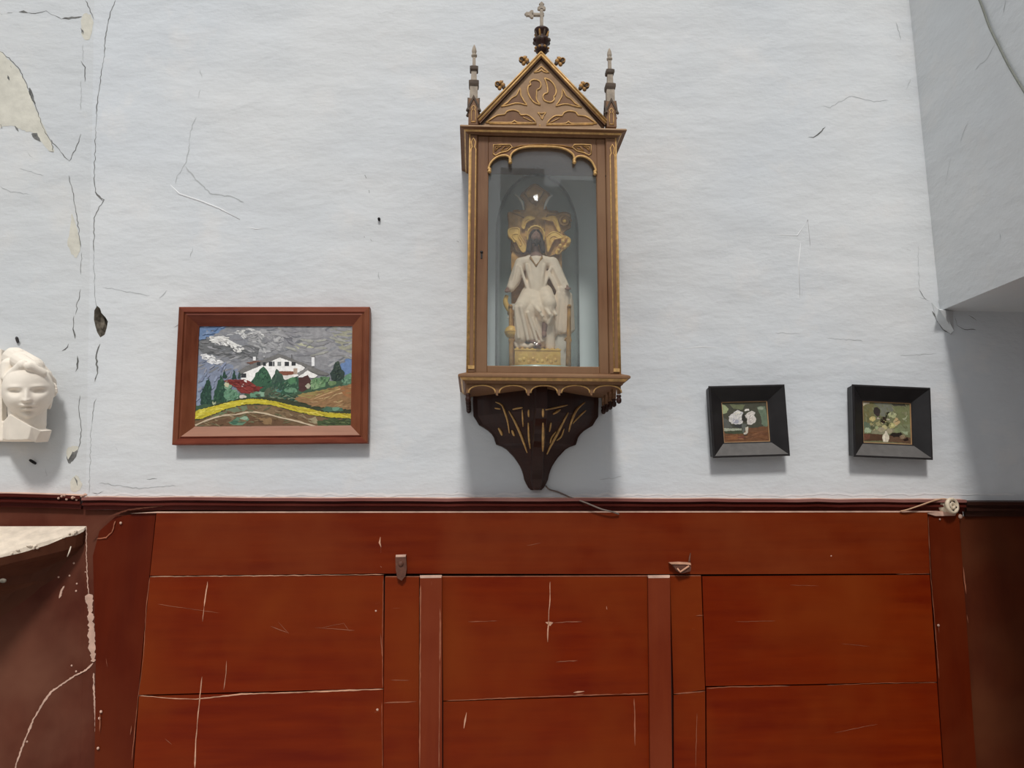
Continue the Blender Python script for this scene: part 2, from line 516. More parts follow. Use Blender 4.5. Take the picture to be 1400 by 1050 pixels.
for pts, w in [
    ([(273, 95), (277, 107)], .0025), ([(274, 122), (271, 135)], .0025), ([(268, 160), (260, 180), (258, 205), (253, 225), (243, 240), (240, 252)], .003),
    ([(253, 228), (270, 248), (290, 266), (315, 268), (333, 277)], .0035),
    ([(1125, 145), (1135, 147), (1150, 138), (1165, 131), (1195, 139), (1215, 137)], .0025),
    ([(1225, 30), (1232, 55)], .003), ([(1240, 122), (1245, 108)], .003), ([(1236, 102), (1240, 103)], .003),
    ([(1283, 330), (1284, 420)], .0022), ([(1255, 335), (1256, 370), (1257, 395)], .0018),
    ([(218, 408), (228, 397)], .003), ([(260, 352), (264, 338)], .003), ([(140, 392), (190, 402), (205, 404)], .002), ([(135, 660), (190, 668), (240, 664)], .003), ([(517, 372), (519, 382)], .005),
    ([(1060, 455), (1095, 456)], .002), ([(1130, 462), (1180, 466)], .002), ([(820, 656), (850, 652)], .003), ([(1230, 486), (1280, 484)], .002),
]: crk(wb, pts, w, 3)
for pts, w in [
    ([(233, 253), (245, 265), (275, 275), (300, 285), (328, 300)], .008), ([(335, 310), (350, 313), (362, 312)], .006),
    ([(900, 480), (960, 474), (1010, 478)], .005), ([(1050, 320), (1090, 322), (1105, 300), (1108, 340)], .006), ([(560, 460), (600, 452)], .005),
    ([(395, 280), (430, 300)], .005), ([(1095, 330), (1092, 360), (1094, 410)], .006), ([(520, 246), (600, 240)], .004), ([(1140, 470), (1210, 476), (1240, 470)], .004),
]:
    q = [P(u, v, -.0005) for u, v in pts]
    wb.tube([p + V((0, .002, 0)) for p in q], [w * .25] + [w * .45] * (len(q) - 2) + [w * .25], 8, 4)
# crumbled edge just above the rail
pts = [P(u, 677 + random.uniform(-2.5, 1), -.0008) for u in range(130, 1400, 14)]
wb.ribbon(pts, .006, (0, -1, 0), 4, .002)
# bead of old plaster along the joint
struct(wb.build('wall_back', [M['plaster'], M['rubble'], M['crack'], M['faint'], M['ridge']], fix=False), 'white lime-washed wall with cracks and a knocked-out hole')

wl = MB()
zs = [0, RAILT - .03, WTOP]
wl.add([joint(0), lwall(0, 2.2), lwall(zs[1], 2.2), joint(zs[1])], [(0, 1, 2, 3)], 5)
wl.add([joint(zs[1]), lwall(zs[1], 2.2), lwall(WTOP, 2.2), joint(WTOP)], [(0, 1, 2, 3)], 0)
for pts, w in [
    ([(117, 0), (122, 12), (128, 27)], .003), ([(111, 38), (112, 46)], .004), ([(111, 83), (116, 92), (116, 112)], .0028),
    ([(111, 182), (103, 205), (94, 221)], .0028), ([(94, 240), (100, 265), (104, 290), (107, 312), (111, 338)], .0026),
    ([(112, 345), (110, 375)], .0022), ([(110, 395), (108, 405), (105, 418), (104, 430)], .0028), ([(101, 432), (99, 450), (103, 463)], .0038),
    ([(94, 470), (89, 478), (85, 480)], .0040), ([(106, 486), (106, 498), (104, 508)], .004), ([(109, 540), (107, 560), (109, 570), (111, 580), (110, 605), (104, 620)], .0022),
    ([(0, 70), (15, 82), (25, 92), (35, 112), (42, 130), (52, 155), (60, 178), (72, 195), (94, 220)], .0030),
    ([(40, 120), (44, 132), (48, 142)], .008),
    ([(0, 19), (3, 19)], .005), ([(10, 17), (17, 17)], .006), ([(26, 16), (38, 17)], .007), ([(38, 17), (48, 19), (63, 15), (75, 22), (85, 26)], .003), ([(85, 26), (98, 24), (112, 23)], .006), ([(113, 40), (113, 47)], .005),
    ([(14, 90), (16, 93)], .006), ([(10, 103), (12, 110)], .008), ([(0, 170), (3, 176)], .008), ([(20, 172), (25, 180)], .010), ([(44, 182), (56, 193)], .014), ([(70, 190), (73, 208), (66, 206)], .004),
    ([(102, 652), (104, 658), (106, 664)], .006),
]: crk(wl, pts, w, 2, PL, nrm=LN)
for pts, w in [([(113, 60), (114, 85)], .003), ([(111, 110), (110, 150)], .003), ([(0, 255), (15, 262), (40, 266)], .003), ([(38, 208), (44, 216)], .003), ([(25, 230), (60, 240)], .002), ([(62, 640), (64, 650), (60, 652)], .002)]:
    crk(wl, pts, w, 3, PL, nrm=LN)
def blotch(mb, pts, mat, f, off=.0005):
    q = cr(pts, 4, True)
    q = [(u + random.uniform(-1, 1), v + random.uniform(-1, 1)) for u, v in q]
    mb.poly([f(u, v, off) for u, v in q], mat)
blotch(wl, [(-6, 74), (14, 84), (26, 96), (36, 116), (44, 136), (54, 160), (66, 186), (74, 205), (68, 207), (56, 194), (44, 182), (30, 178), (16, 172), (4, 172), (-6, 170)], 4, PL)
blotch(wl, [(98, 292), (106, 315), (110, 338), (104, 352), (97, 345), (92, 332), (96, 312)], 4, PL)
blotch(wl, [(112, 22), (124, 20), (127, 35), (123, 52), (113, 52)], 4, PL)
blotch(wl, [(98, 655), (106, 650), (112, 664), (106, 672), (96, 670)], 4, PL)
blotch(wl, [(92, 617), (100, 611), (106, 618), (102, 628), (94, 634)], 2, PL, .0004)
blotch(wl, [(91, 615), (99, 610), (108, 612), (103, 617), (98, 619), (93, 630)], 4, PL, .0009)
# pale flaked edge and arched crack on the brown lower part
def strip(mb, pts, w, mat, f, off, nrm):
    q = []
    for u, v in pts:
        if f is P or u > 129 - 12 * v / 690: q.append(P(u, v, -off - .002))
        else: q.append(f(u, v, off))
    mb.ribbon(q, w, nrm, mat, .0010, .004)
strip(wl, [(118, 720), (118, 760), (120, 800), (122, 822)], .0025, 6, PL, .001, LN)
strip(wl, [(121, 812), (123, 830), (125, 860), (126, 885), (128, 905)], .016, 6, PL, .001, LN)
strip(wl, [(128, 920), (129, 960), (131, 1000), (133, 1040)], .004, 6, PL, .001, LN)
strip(wl, [(127, 906), (118, 916), (100, 925), (85, 935), (70, 946), (58, 962), (45, 985), (34, 1012), (25, 1036), (18, 1060)], .0045, 6, PL, .001, LN)
strip(wl, [(88, 801), (84, 808), (81, 818)], .005, 6, PL, .001, LN)
for u, v in [(80, 789), (95, 787), (101, 770), (104, 808), (105, 798), (117, 782), (98, 910), (104, 918), (43, 990), (37, 1014)]:
    wl.sphere(PL(u, v, .0005), (.003, .0015, .003), 8, 5, 6)
blotch(wl, [(0, 690), (60, 692), (116, 694), (116, 716), (80, 720), (0, 716)], 7, PL, .0006)
struct(wl.build('wall_left', [M['plaster_left'], M['rubble'], M['crack'], M['faint'], M['cream'], M['brown'], M['dust'], M['brown']], fix=False), 'greyer cracked plaster wall with brown painted lower part')

# right: upper wall mass standing out over a recess, its soffit above the rail
RX = P(1285, 425).x
SOFZ = P(1285, 425).z
CT = P(1243, 0)
wr = MB()
rl = (CT - P(1285, 425)) / (CT.z - SOFZ)
RY1 = -3.4  # soffit carried on out of view to deepen the recess's shade
a0, a1 = P(1285, 425), P(1285, 425) + rl * (WTOP - SOFZ)
b0, b1 = a0 + V((0, RY1, 0)), a1 + V((0, RY1, 0))
wr.add([a0, a1, b1, b0], [(0, 1, 2, 3)], 0)
wr.add([a0, b0, V((WX1, RY1, SOFZ)), V((WX1, 0, SOFZ))], [(0, 1, 2, 3)], 0)
wr.add([b0, b1, V((WX1, RY1, WTOP)), V((WX1, RY1, SOFZ))], [(0, 1, 2, 3)], 0)
RN = (b0 - a0).cross(a1 - a0).normalized()
if RN.x > 0: RN = -RN
def PRW(u, v, off=.0): return PPL(u, v, a0, RN, off)
for pts, w in [([(1333, 97), (1340, 88), (1350, 80), (1360, 60)], .002), ([(1372, 18), (1374, 0)], .003), ([(1313, 195), (1318, 180), (1324, 165)], .002), ([(1367, 328), (1367, 318)], .003), ([(1292, 255), (1300, 215)], .0015)]:
    crk(wr, pts, w, 1, PRW, .0008, RN)
# unseen side wall, added to hold light off the recess
wr.add([V((2.3, -.001, 0)), V((2.3, RY1, 0)), V((2.3, RY1, SOFZ)), V((2.3, -.001, SOFZ))], [(0, 1, 2, 3)], 2)
# lump of plaster hanging from the corner
q = [P(1274, 414, -.002), P(1286, 424, -.006), P(1296, 436, -.02), P(1304, 452, -.014), P(1300, 456, -.004), P(1290, 450, -.002), P(1281, 438, -.002)]
wr.prism(q, (0, .002, 0), 0)
wr.add([P(1283, 422, -.001), P(1303, 425, -.001), P(1304, 453, -.001), P(1285, 424, -.05)], [(0, 1, 3), (1, 2, 3), (0, 3, 2)], 0)
struct(wr.build('wall_right', [M['plaster_right'], M['faint'], M['brown']], fix=False), 'upper wall and soffit projecting over the recess')

# floor, and the far side of the courtyard which the glass reflects
fl = MB(); fl.box((-6, -7, -.1), (6, .1, 0)); struct(fl.build('floor', M['flooring']))
wf = MB()
wf.box((-5, -6.3, 0), (.25, -6, 2.5)); wf.box((1.75, -6.3, 0), (5, -6, 2.6))
struct(wf.build('wall_front', M['court']))
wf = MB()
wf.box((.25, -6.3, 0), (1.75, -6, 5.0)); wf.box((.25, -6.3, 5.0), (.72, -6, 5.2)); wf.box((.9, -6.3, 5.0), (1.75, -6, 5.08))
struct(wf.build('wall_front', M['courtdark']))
ws = MB(); ws.box((-5.2, -6.3, 0), (-5, 0, 2.8)); struct(ws.build('wall_side_left', M['court']))
ws = MB(); ws.box((5, -6.3, 0), (5.2, 0, 3.0)); struct(ws.build('wall_side_right', M['court']))

# ------------------------------------------------------------------ dado rail
def rail(x0, x1, zt, zb, yoff=0.0, f=None, mat=None):
    """moulding section swept along x"""
    h = zt - zb
    prof = [(.0, zt), (-.016, zt - .06 * h), (-.030, zt - .10 * h), (-.030, zt - .30 * h), (-.020, zt - .36 * h), (-.020, zt - .46 * h), (-.026, zt - .52 * h), (-.026, zt - .66 * h), (-.015, zt - .72 * h), (-.015, zt - 1.0 * h), (.0, zt - 1.0 * h)]
    return prof
mb = MB()
zt, zb = P(700, 680, -.02).z, P(700, 698, -.016).z
xa, xb = P(118, 685).x, P(1314, 690).x
pr = rail(xa, xb, zt, zb)
mats = [1, 2, 2, 0, 0, 0, 0, 0, 0, 0]
N = 40
rings = []
for i in range(N + 1):
    x = xa + (xb - xa) * i / N
    dz = random.uniform(-.0012, .0012)
    rings.append([V((x, y, z + dz)) for y, z in pr])
b = len(mb.v)
for r in rings: mb.v += r
k = len(pr)
for i in range(N):
    for j in range(k - 1):
        mb.f.append([b + i * k + j, b + (i + 1) * k + j, b + (i + 1) * k + j + 1, b + i * k + j + 1])
        mb.m.append(mats[j]); mb.s.append(False)
mb.poly(rings[0], 0); mb.poly(rings[-1], 0)
struct(mb.build('trim_1', [M['rail'], M['dust'], M['rail_dusty']]), 'maroon moulded dado rail')
# short separate piece on the left wall, a little higher and split at the joint
mb = MB()
zt2, zb2 = PL(60, 674, .02).z, PL(60, 694, .016).z
pr = rail(0, 0, zt2, zb2)
rg = []
for t, dz in ((.004, -.004), (.05, -.002), (.12, .0), (.2, .002), (1.6, .006)):
    p = joint(zt2) + ldir * t
    rg.append([V((p.x, p.y, 0)) + LN * (-y) + V((0, 0, z + dz)) for y, z in pr])
mb.loft(rg, None, 0, cap=True, closed=True)
for i in range(len(rg) - 1):
    mb.add([rg[i][0] + V((0, 0, .0004)), rg[i + 1][0] + V((0, 0, .0004)), rg[i + 1][2] + V((0, 0, .0006)), rg[i][2] + V((0, 0, .0006))], [(0, 1, 2, 3)], 1)
for _ in range(16):
    u = random.uniform(80, 122)
    mb.sphere(PL(u, 678 + random.uniform(-2, 5), random.uniform(.02, .032)), random.uniform(.002, .005), 7, 5, 1)
struct(mb.build('trim_2', [M['rail'], M['dust']]), 'older piece of dado rail on the left wall')
# in the recess at the right
mb = MB()
xa2, xb2 = P(1316, 690).x, WX1
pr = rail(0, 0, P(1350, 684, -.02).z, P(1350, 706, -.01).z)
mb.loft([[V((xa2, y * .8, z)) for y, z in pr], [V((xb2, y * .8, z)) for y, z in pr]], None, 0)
struct(mb.build('trim_3', [M['case_dark'], M['dust']]), 'rail coloured for shade in the recess')  # dark wood puts the recess's shade into the rail's colour

# ------------------------------------------------------------------ wainscot of painted boards
YW = -.020
def zf(v, u=700, y=YW): return P(u, v, y).z
def xf(u, v, y=YW): return P(u, v, y).x
wz = zf(699.5)
def board(mb, poly, y=YW, mat=0, th=.016):
    """board from photo corners, extruded back to the wall"""
    mb.prism([P(u, v, y) for u, v in poly], (0, th, 0), mat)
wn = MB()
# backing and old brown paint where the boards are torn
wn.add([joint(RAILB) + V((.0, -.0012, 0)), P(1316, 697, -.0012), V((P(1316, 697).x, -.0012, 0)), joint(0) + V((0, -.0012, 0))], [(0, 1, 2, 3)], 7)
wn.box((P(160, 720).x, -.003, 0), (P(1290, 720).x, -.001, P(700, 712).z), 2)
g = .9
board(wn, [(214, 700), (1268, 700), (1271, 785 - g), (962, 786 - g), (743, 785.5 - g), (526, 785 - g), (205, 788 - g)], YW, 1)      # long top rail
board(wn, [(205, 788 + g), (524.5, 786 + g), (524, 941), (190, 950)], YW)
board(wn, [(190, 952), (524, 943), (522, 1500), (150, 1500)], YW)
board(wn, [(960.2, 787 + g), (1271, 786), (1281, 932), (965, 938)], YW)
board(wn, [(966, 940), (1281, 934), (1320, 1500), (968, 1500)], YW)
board(wn, [(158, 706), (213, 700), (204, 790), (189, 950), (150, 1500), (124, 1500), (131, 900), (127, 760), (136, 726)], YW + .006, 3)     # left stile
board(wn, [(1269, 700), (1311, 702), (1318, 800), (1330, 980), (1368, 1500), (1321, 1500), (1282, 930)], YW + .004, 3)
# dusty top edge of the boards
wn.prism([P(178, 702, YW - .001), P(214, 699.5, YW - .001), P(1280, 698.5, YW - .001), P(1306, 701, YW - .001), P(1306, 702.2, YW - .001), P(1268, 700.4, YW - .001), P(214, 701.2, YW - .001)], (0, .016, 0), 4)
wn.prism([P(1268, 702, YW - .002), P(1290, 700, YW - .002), P(1308, 701, YW - .002), P(1306, 705, YW - .002), P(1280, 705.5, YW - .002)], (0, .016, 0), 4)
# torn corner with dust at the upper left
strip(wn, [(122, 730), (135, 718), (150, 706), (175, 697), (200, 694), (226, 691)], .004, 7, P, .020, (0, -1, 0))
strip(wn, [(132, 737), (145, 735), (153, 727), (158, 712)], .003, 6, P, .0155, (0, -1, 0))
def mark(pts, w=.0035, mat=5, y=.0208):
    w *= .56
    wn.ribbon([P(u, v, -y) for u, v in pts], w, (0, -1, 0), mat, .0006)
for pts, w in [([(205, 788.5), (330, 787.5), (525, 785.5)], .003), ([(190, 951), (240, 955), (268, 956), (330, 949), (420, 946), (524, 942)], .0045),
               ([(284, 795), (281, 815), (279, 830)], .005), ([(276, 925), (274, 945), (271, 975), (268, 1010), (266, 1050)], .005), ([(310, 903), (309, 920), (306, 943)], .0035),
               ([(279, 830), (277, 850)], .003), ([(520, 734), (519, 742), (521, 748)], .009), ([(521, 748), (521, 756)], .003), ([(520, 774), (522, 776)], .005),
               ([(829, 831), (830, 833)], .005)]:
    mark(pts, w)
for pts, w in [([(966, 941), (1000, 939), (1080, 938)], .0035), ([(1130, 937), (1200, 934), (1281, 933)], .002), ([(1225, 785), (1271, 784)], .002), ([(1282, 800), (1280, 860), (1286, 880)], .0),
               ([(205, 789), (200, 830), (196, 900), (188, 960), (180, 1040)], .0025), ([(1269, 706), (1272, 780), (1278, 850), (1284, 928)], .0025),
               ([(524, 790), (523, 860), (523, 940)], .0025), ([(522, 960), (523, 1050)], .002), ([(520, 866), (523, 900)], .003), ([(951, 842), (962, 841)], .004), ([(946, 860), (950, 861)], .005),
               ([(953, 975), (951, 1050)], .002), ([(1317, 775), (1319, 795), (1321, 812)], .0045), ([(1322, 840), (1324, 852)], .003), ([(1283, 852), (1284, 866)], .003),
               ([(216, 826), (300, 838)], .002), ([(370, 856), (395, 866), (380, 850)], .003), ([(430, 858), (485, 862)], .002), ([(225, 1010), (235, 1018)], .003), ([(513, 826), (520, 824)], .003), ([(512, 974), (518, 972)], .005), ([(536, 832), (548, 831)], .002),
               ([(440, 858), (470, 852), (478, 864)], .002), ([(740, 742), (720, 746)], .002), ([(1080, 800), (1120, 801)], .002), ([(1005, 850), (1060, 849)], .0015), ([(1150, 880), (1190, 884)], .0015),
               ([(1140, 1002), (1200, 990)], .0015), ([(145, 900), (147, 912)], .004), ([(137, 975), (136, 1000)], .004), ([(180, 992), (178, 1005)], .007)]:
    if w: mark(pts, w, 6)
for u, v, r in [(1313, 706, .007), (1283, 855, .004), (1285, 710, .003), (514, 835, .004), (516, 970, .005), (1136, 760, .003), (165, 715, .004), (138, 973, .004), (136, 982, .004), (134, 1023, .004)]:
    wn.sphere(P(u, v, -.018), (r, .003, r), 8, 6, 4)
struct(wn.build('trim_4', [M['wood'], M['wood2'], M['gap'], M['stile'], M['dust'], M['scratch'], M['scuff'], M['brown']]), 'red-brown painted board wainscot')
# brown painted plaster under the rail in the recess
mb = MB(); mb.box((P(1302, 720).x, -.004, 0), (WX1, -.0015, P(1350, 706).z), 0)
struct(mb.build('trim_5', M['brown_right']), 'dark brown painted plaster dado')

# concealed door let into the boards
dr = bpy.data.objects.new('door_1', None); COL.objects.link(dr); dr.location = P(743, 1050, 0); struct(dr, 'concealed board door flush with the wainscot')
dO = dr.location
mb = MB()
YD = -.019
board(mb, [(526.5, 789), (573, 789), (572, 1500), (523.5, 1500), (524.5, 960)], YD)
board(mb, [(604, 789), (887, 788.5), (890, 949), (606, 958)], YD)
board(mb, [(606, 959.5), (890, 950.5), (893, 1500), (606, 1500)], YD)
board(mb, [(916, 788), (958.5, 787.5), (964, 943), (921, 949)], YD)
board(mb, [(921, 950.5), (964, 944.5), (967, 1500), (923, 1500)], YD)
mb.prism([P(527, 788, YD), P(958, 786.6, YD), P(958, 787.8, YD), P(527, 789.2, YD)], (0, .014, 0), 2)
for pts, w, mt in [([(752, 795), (752, 820), (750, 842), (750, 852)], .004, 1), ([(750, 848), (749, 862), (749, 878)], .0035, 1), ([(746, 851), (752, 853), (756, 851)], .008, 1), ([(756, 852), (775, 850), (796, 850)], .002, 2),
                   ([(638, 974), (636, 985), (634, 996)], .004, 1), ([(610, 958), (700, 954), (780, 951), (888, 948)], .0025, 2), ([(784, 947), (790, 946), (799, 945)], .005, 1), ([(783, 951), (798, 949)], .003, 2),
                   ([(921, 949), (940, 947), (964, 945)], .003, 2), ([(525, 961), (548, 960), (570, 959)], .0035, 2), ([(867, 955), (868, 985), (868, 1020)], .003, 2), ([(829, 829), (830, 833)], .006, 1),
                   ([(886, 860), (887, 890)], .002, 2), ([(534, 930), (560, 930)], .0015, 2), ([(760, 905), (790, 903)], .002, 2), ([(640, 850), (680, 849)], .002, 2), ([(700, 745), (720, 744)], .0, 2), ([(915, 868), (917, 873)], .005, 2)]:
    if w: mb.ribbon([P(u, v, YD - .0008) for u, v in pts], w, (0, -1, 0), mt, .0006)
mb.build('door_leaf', [M['wood'], M['scratch'], M['scuff']], dr, dO)
for (u0, u1, u2, u3) in ((574, 604, 572, 605), (886, 916, 893, 923)):
    mb = MB()
    p = [P(u0, 790, -.034), P(u1, 789.5, -.034), P(u3, 1400, -.034), P(u2, 1400, -.034)]
    mb.prism(p, (0, .0145, 0), 0)
    mb.prism([P(u0, 787, -.0335), P(u1, 786.6, -.0335), P(u1 - .6, 790, -.0345), P(u0 + .6, 790.4, -.0345)], (0, .013, 0), 1)
    if u0 < 700:
        for pts, w in [([(601.5, 832), (602, 860), (601.5, 905)], .004), ([(601.5, 905), (600, 1050)], .0018), ([(575, 800), (573.8, 1050)], .003), ([(590, 795), (590, 800)], .003)]:
            mb.ribbon([P(u, v, -.0347) for u, v in pts], w, (0, -1, 0), 2, .0004)
    mb.build('batten', [M['batten'], M['dust'], M['scuff']], dr, dO)
# the two iron turn-buckles
mb = MB()
mb.prism([P(u, v, -.034) for u, v in [(540.5, 761), (555, 760), (556, 778), (554, 788), (549, 794), (543, 790), (541, 778)]], (0, .013, 0), 0)
mb.prism([P(u, v, -.0345) for u, v in [(541, 758.8), (555, 758.3), (554.6, 761.4), (541, 761.6)]], (0, .012, 0), 1)
mb.sphere(P(548, 771, -.035), (.008, .004, .008), 10, 6, 0)
mb.build('turn_buckle', [M['rust'], M['dust']], dr, dO)
mb = MB()
mb.prism([P(u, v, -.038) for u, v in [(918, 770), (943, 770), (945, 776), (944, 781), (932, 784), (926, 781)]], (0, .018, 0), 0)
mb.prism([P(u, v, -.0405) for u, v in [(916, 769.4), (930, 768.6), (944, 769.6), (945, 772.6), (936, 771.6), (918, 771.4)]], (0, .02, 0), 1)
mb.tube([P(926, 777, -.04), P(930, 782, -.041), P(936, 778, -.041), P(942, 774, -.04)], .0028, 8, 1)
mb.tube([P(942, 771, -.032), P(943, 762, -.026), P(944, 756, -.022)], [.004, .0025, .0012], 8, 0)
mb.build('turn_buckle', [M['rust'], M['scratch']], dr, dO)

# ------------------------------------------------------------------ display cabinet
YF = -.28
z1 = lambda x, y, d=YF: P(600 + x / 5, y / 5, d)
z2 = lambda x, y, d=YF: P(600 + x / 5, 160 + y / 5, d)
z3 = lambda x, y, d=YF: P(600 + x / 5, 320 + y / 5, d)
z4 = lambda x, y, d=YF: P(600 + x / 5, 490 + y / 5, d)
BX0, BX1 = z3(187, 900).x, z3(1245, 900).x
CX = (BX0 + BX1) / 2
ZB, ZT = z3(700, 955).z, z2(700, 135).z
cab = thing('display_cabinet', (CX, 0, z4(668, 900, -.05).z), 'tall brown gothic wooden cabinet with gilded carving and glass door on white wall', 'cabinet')
cO = cab.location.copy()
def cb(mb, name, mats, parent=cab): return mb.build(name, mats, parent, cO)

mb = MB()
mb.box((BX0, -.016, ZB - .01), (BX1, -.001, ZT + .01))
mb.box((BX0, -.262, ZB), (BX0 + .016, -.016, ZT)); mb.box((BX1 - .016, -.262, ZB), (BX1, -.016, ZT))
mb.box((BX0, -.262, ZT - .004), (BX1, -.001, ZT + .012)); mb.box((BX0, -.262, ZB - .014), (BX1, -.001, ZB + .004), 2)  # bottom board in dark wood: shade under the case put into its colour
mb.box((BX0 + .016, -.0195, ZB + .004), (BX1 - .016, -.016, ZT - .004), 1)
mb.box((BX0 + .016, -.255, ZB + .004), (BX0 + .0185, -.0195, ZT - .004), 1); mb.box((BX1 - .0185, -.255, ZB + .004), (BX1 - .016, -.0195, ZT - .004), 1)
mb.box((BX0 + .0185, -.255, ZB + .004), (BX1 - .0185, -.0195, ZB + .0165), 1)
cb(mb, 'carcass', [M['case'], M['lining'], M['case_dark']])
# corner posts with a gilded slot
def post(u0, u1, s0, s1, top, bot):
    mb = MB()
    x0, x1 = z3(u0, 900).x, z3(u1, 900).x
    mb.bbox((x0, YF - .004, ZB), (x1, -.255, ZT), .003, 0)
    a, b = z3(s0, 900).x, z3(s1, 900).x
    zt_, zb_ = z2(700, top).z, z3(700, bot).z
    c = (a + b) / 2; y = YF - .0045; w = (b - a) / 2
    pts = [(a, zb_ + .004), (a, zt_ - .035), (c - w * .5, zt_ - .028), (c - w * .9, zt_ - .012), (c, zt_), (c + w * .9, zt_ - .012), (c + w * .5, zt_ - .028), (b, zt_ - .035), (b, zb_ + .004)]
    mb.tube([(x, y, z) for x, z in pts], .0022, 8, 1)
    mb.box((a - .002, y - .0025, zb_ - .004), (b + .002, y + .002, zb_ + .006), 1)
    mb.box((a + .0016, y - .0006, zb_), (b - .0016, y + .001, zt_ - .035), 0)
    mb.tube([(x1 - .003 if u0 > 500 else x0 + .003, YF - .003, ZB), (x1 - .003 if u0 > 500 else x0 + .003, YF - .003, ZT)], .0026, 6, 1)
    cb(mb, 'corner_post', [M['case'], M['gilt'], M['gilt_dull']])
post(187, 250, 204, 238, 160, 920)
post(1165, 1245, 1196, 1228, 180, 930)
# door
dx0, dx1 = z3(251, 900).x, z3(1164, 900).x
gx0, gx1 = z3(330, 890).x, z3(1100, 890).x
gz0, gz1 = z3(700, 902).z, z2(700, 185).z
door = MB()
yd0, yd1 = YF + .002, YF + .022
door.bbox((dx0, yd0, ZB + .001), (gx0, yd1, ZT - .001), .002); door.bbox((gx1, yd0, ZB + .001), (dx1, yd1, ZT - .001), .002)
door.bbox((gx0, yd0, ZB + .001), (gx1, yd1, gz0), .002); door.bbox((gx0, yd0, gz1), (gx1, yd1, ZT - .001), .002)
door = cb(door, 'cabinet_door', [M['case']])
mb = MB(); mb.box((gx0 - .004, YF + .012, gz0 - .004), (gx1 + .004, YF + .0145, gz1 + .004)); cb(mb, 'glass_pane', [M['glass']], door)
# tracery arch at the head of the glass
T = MB()
ya = YF + .001
arch = cr([(338, 360), (352, 318), (382, 285), (415, 268), (450, 263), (478, 272), (488, 296)], 4) + cr([(488, 296), (492, 262), (515, 235), (560, 214), (620, 204), (708, 203), (790, 206), (850, 216), (893, 236), (920, 262), (926, 296)], 4) + cr([(926, 296), (938, 276), (968, 268), (1005, 276), (1040, 300), (1062, 335), (1076, 372)], 4)
arch3 = [z2(x, y, ya) for x, y in arch]
poly = [V((gx0, ya, arch3[0].z))] + arch3 + [V((gx1, ya, arch3[-1].z)), V((gx1, ya, gz1 + .002)), V((gx0, ya, gz1 + .002))]
T.prism(poly, (0, .010, 0), 0)
T.tube([p + V((0, -.001, 0)) for p in arch3], .0032, 8, 1)
for x, y in ((346, 362), (488, 300), (926, 300), (1068, 378)):
    c = z2(x, y, ya)
    T.lathe([(.004, .006), (.0062, .003), (.0035, .0), (.006, -.003), (.0055, -.007), (.001, -.010)], c, 10, 1)
for sgn in (0, 1):
    fx = (lambda x: x) if not sgn else (lambda x: 1414 - x)
    for pl in ([(372, 250), (374, 190), (430, 188), (488, 188), (502, 206), (470, 232), (420, 244), (388, 262), (372, 250)], [(386, 232), (388, 202), (430, 200), (400, 214), (386, 232)], [(425, 232), (450, 202), (486, 200), (462, 224), (425, 232)], [(500, 212), (560, 196), (640, 190), (708, 189)]):
        T.tube([z2(fx(x), y, ya - .001) for x, y in pl], .0019, 8, 2 if len(pl) < 6 else 1)
cb(T, 'arch_tracery', [M['case'], M['gilt'], M['gilt_dull']], door)
mb = MB(); c = z3(292, 138, yd0)
mb.lathe([(.0042, -.001), (.0042, .0015)], c + V((0, 0, .006)), 12, 0, (0, -1, 0)); mb.box((c.x - .0024, yd0 - .0015, c.z - .013), (c.x + .0024, yd0 + .001, c.z + .005), 0)
cb(mb, 'keyhole', [M['keyhole']], door)
for z_ in (z2(1145, 400), z3(1170, 822)):
    mb = MB(); mb.lathe([(.0032, -.001), (.003, .001), (.001, .002)], V((z_.x, yd0, z_.z)), 10, 0, (0, -1, 0)); cb(mb, 'hinge_pin', [M['keyhole']], door)

def cornice(levels, name):
    """levels: (overhang, z, material of the band up to the next level)"""
    rings, mats = [], []
    for e, z, mt in levels:
        y = YF - e
        rings.append([V((BX0 - e, -.001, z)), V((BX0 - e, y, z)), V((BX1 + e, y, z)), V((BX1 + e, -.001, z))]); mats.append(mt)
    mb = MB(); mb.loft(rings, mats)
    cb(mb, name, [M['case'], M['gilt'], M['case_light']])
e_top = .026
zc0, zc1 = z1(700, 868, YF - e_top).z, z1(700, 934, YF).z
h = zc0 - zc1
cornice([(e_top - .002, zc0 + .002, 2), (e_top, zc0 - .001, 2), (e_top, zc0 - .22 * h, 0), (e_top - .006, zc0 - .30 * h, 0), (.014, zc0 - .42 * h, 1), (.010, zc0 - .68 * h, 0), (.004, zc0 - .82 * h, 0), (.003, zc1, 0)], 'cornice')
e2 = .022
zd0, zd1 = z4(700, 116, YF - e2).z, z4(700, 166, YF).z
h = zd0 - zd1
cornice([(.0, ZB + .002, 0), (e2 - .003, zd0 + .003, 0), (e2, zd0, 0), (e2, zd0 - .30 * h, 0), (.016, zd0 - .36 * h, 1), (.010, zd0 - .78 * h, 0), (.004, zd1, 0), (.004, zd1 - .004, 0)], 'base_moulding')

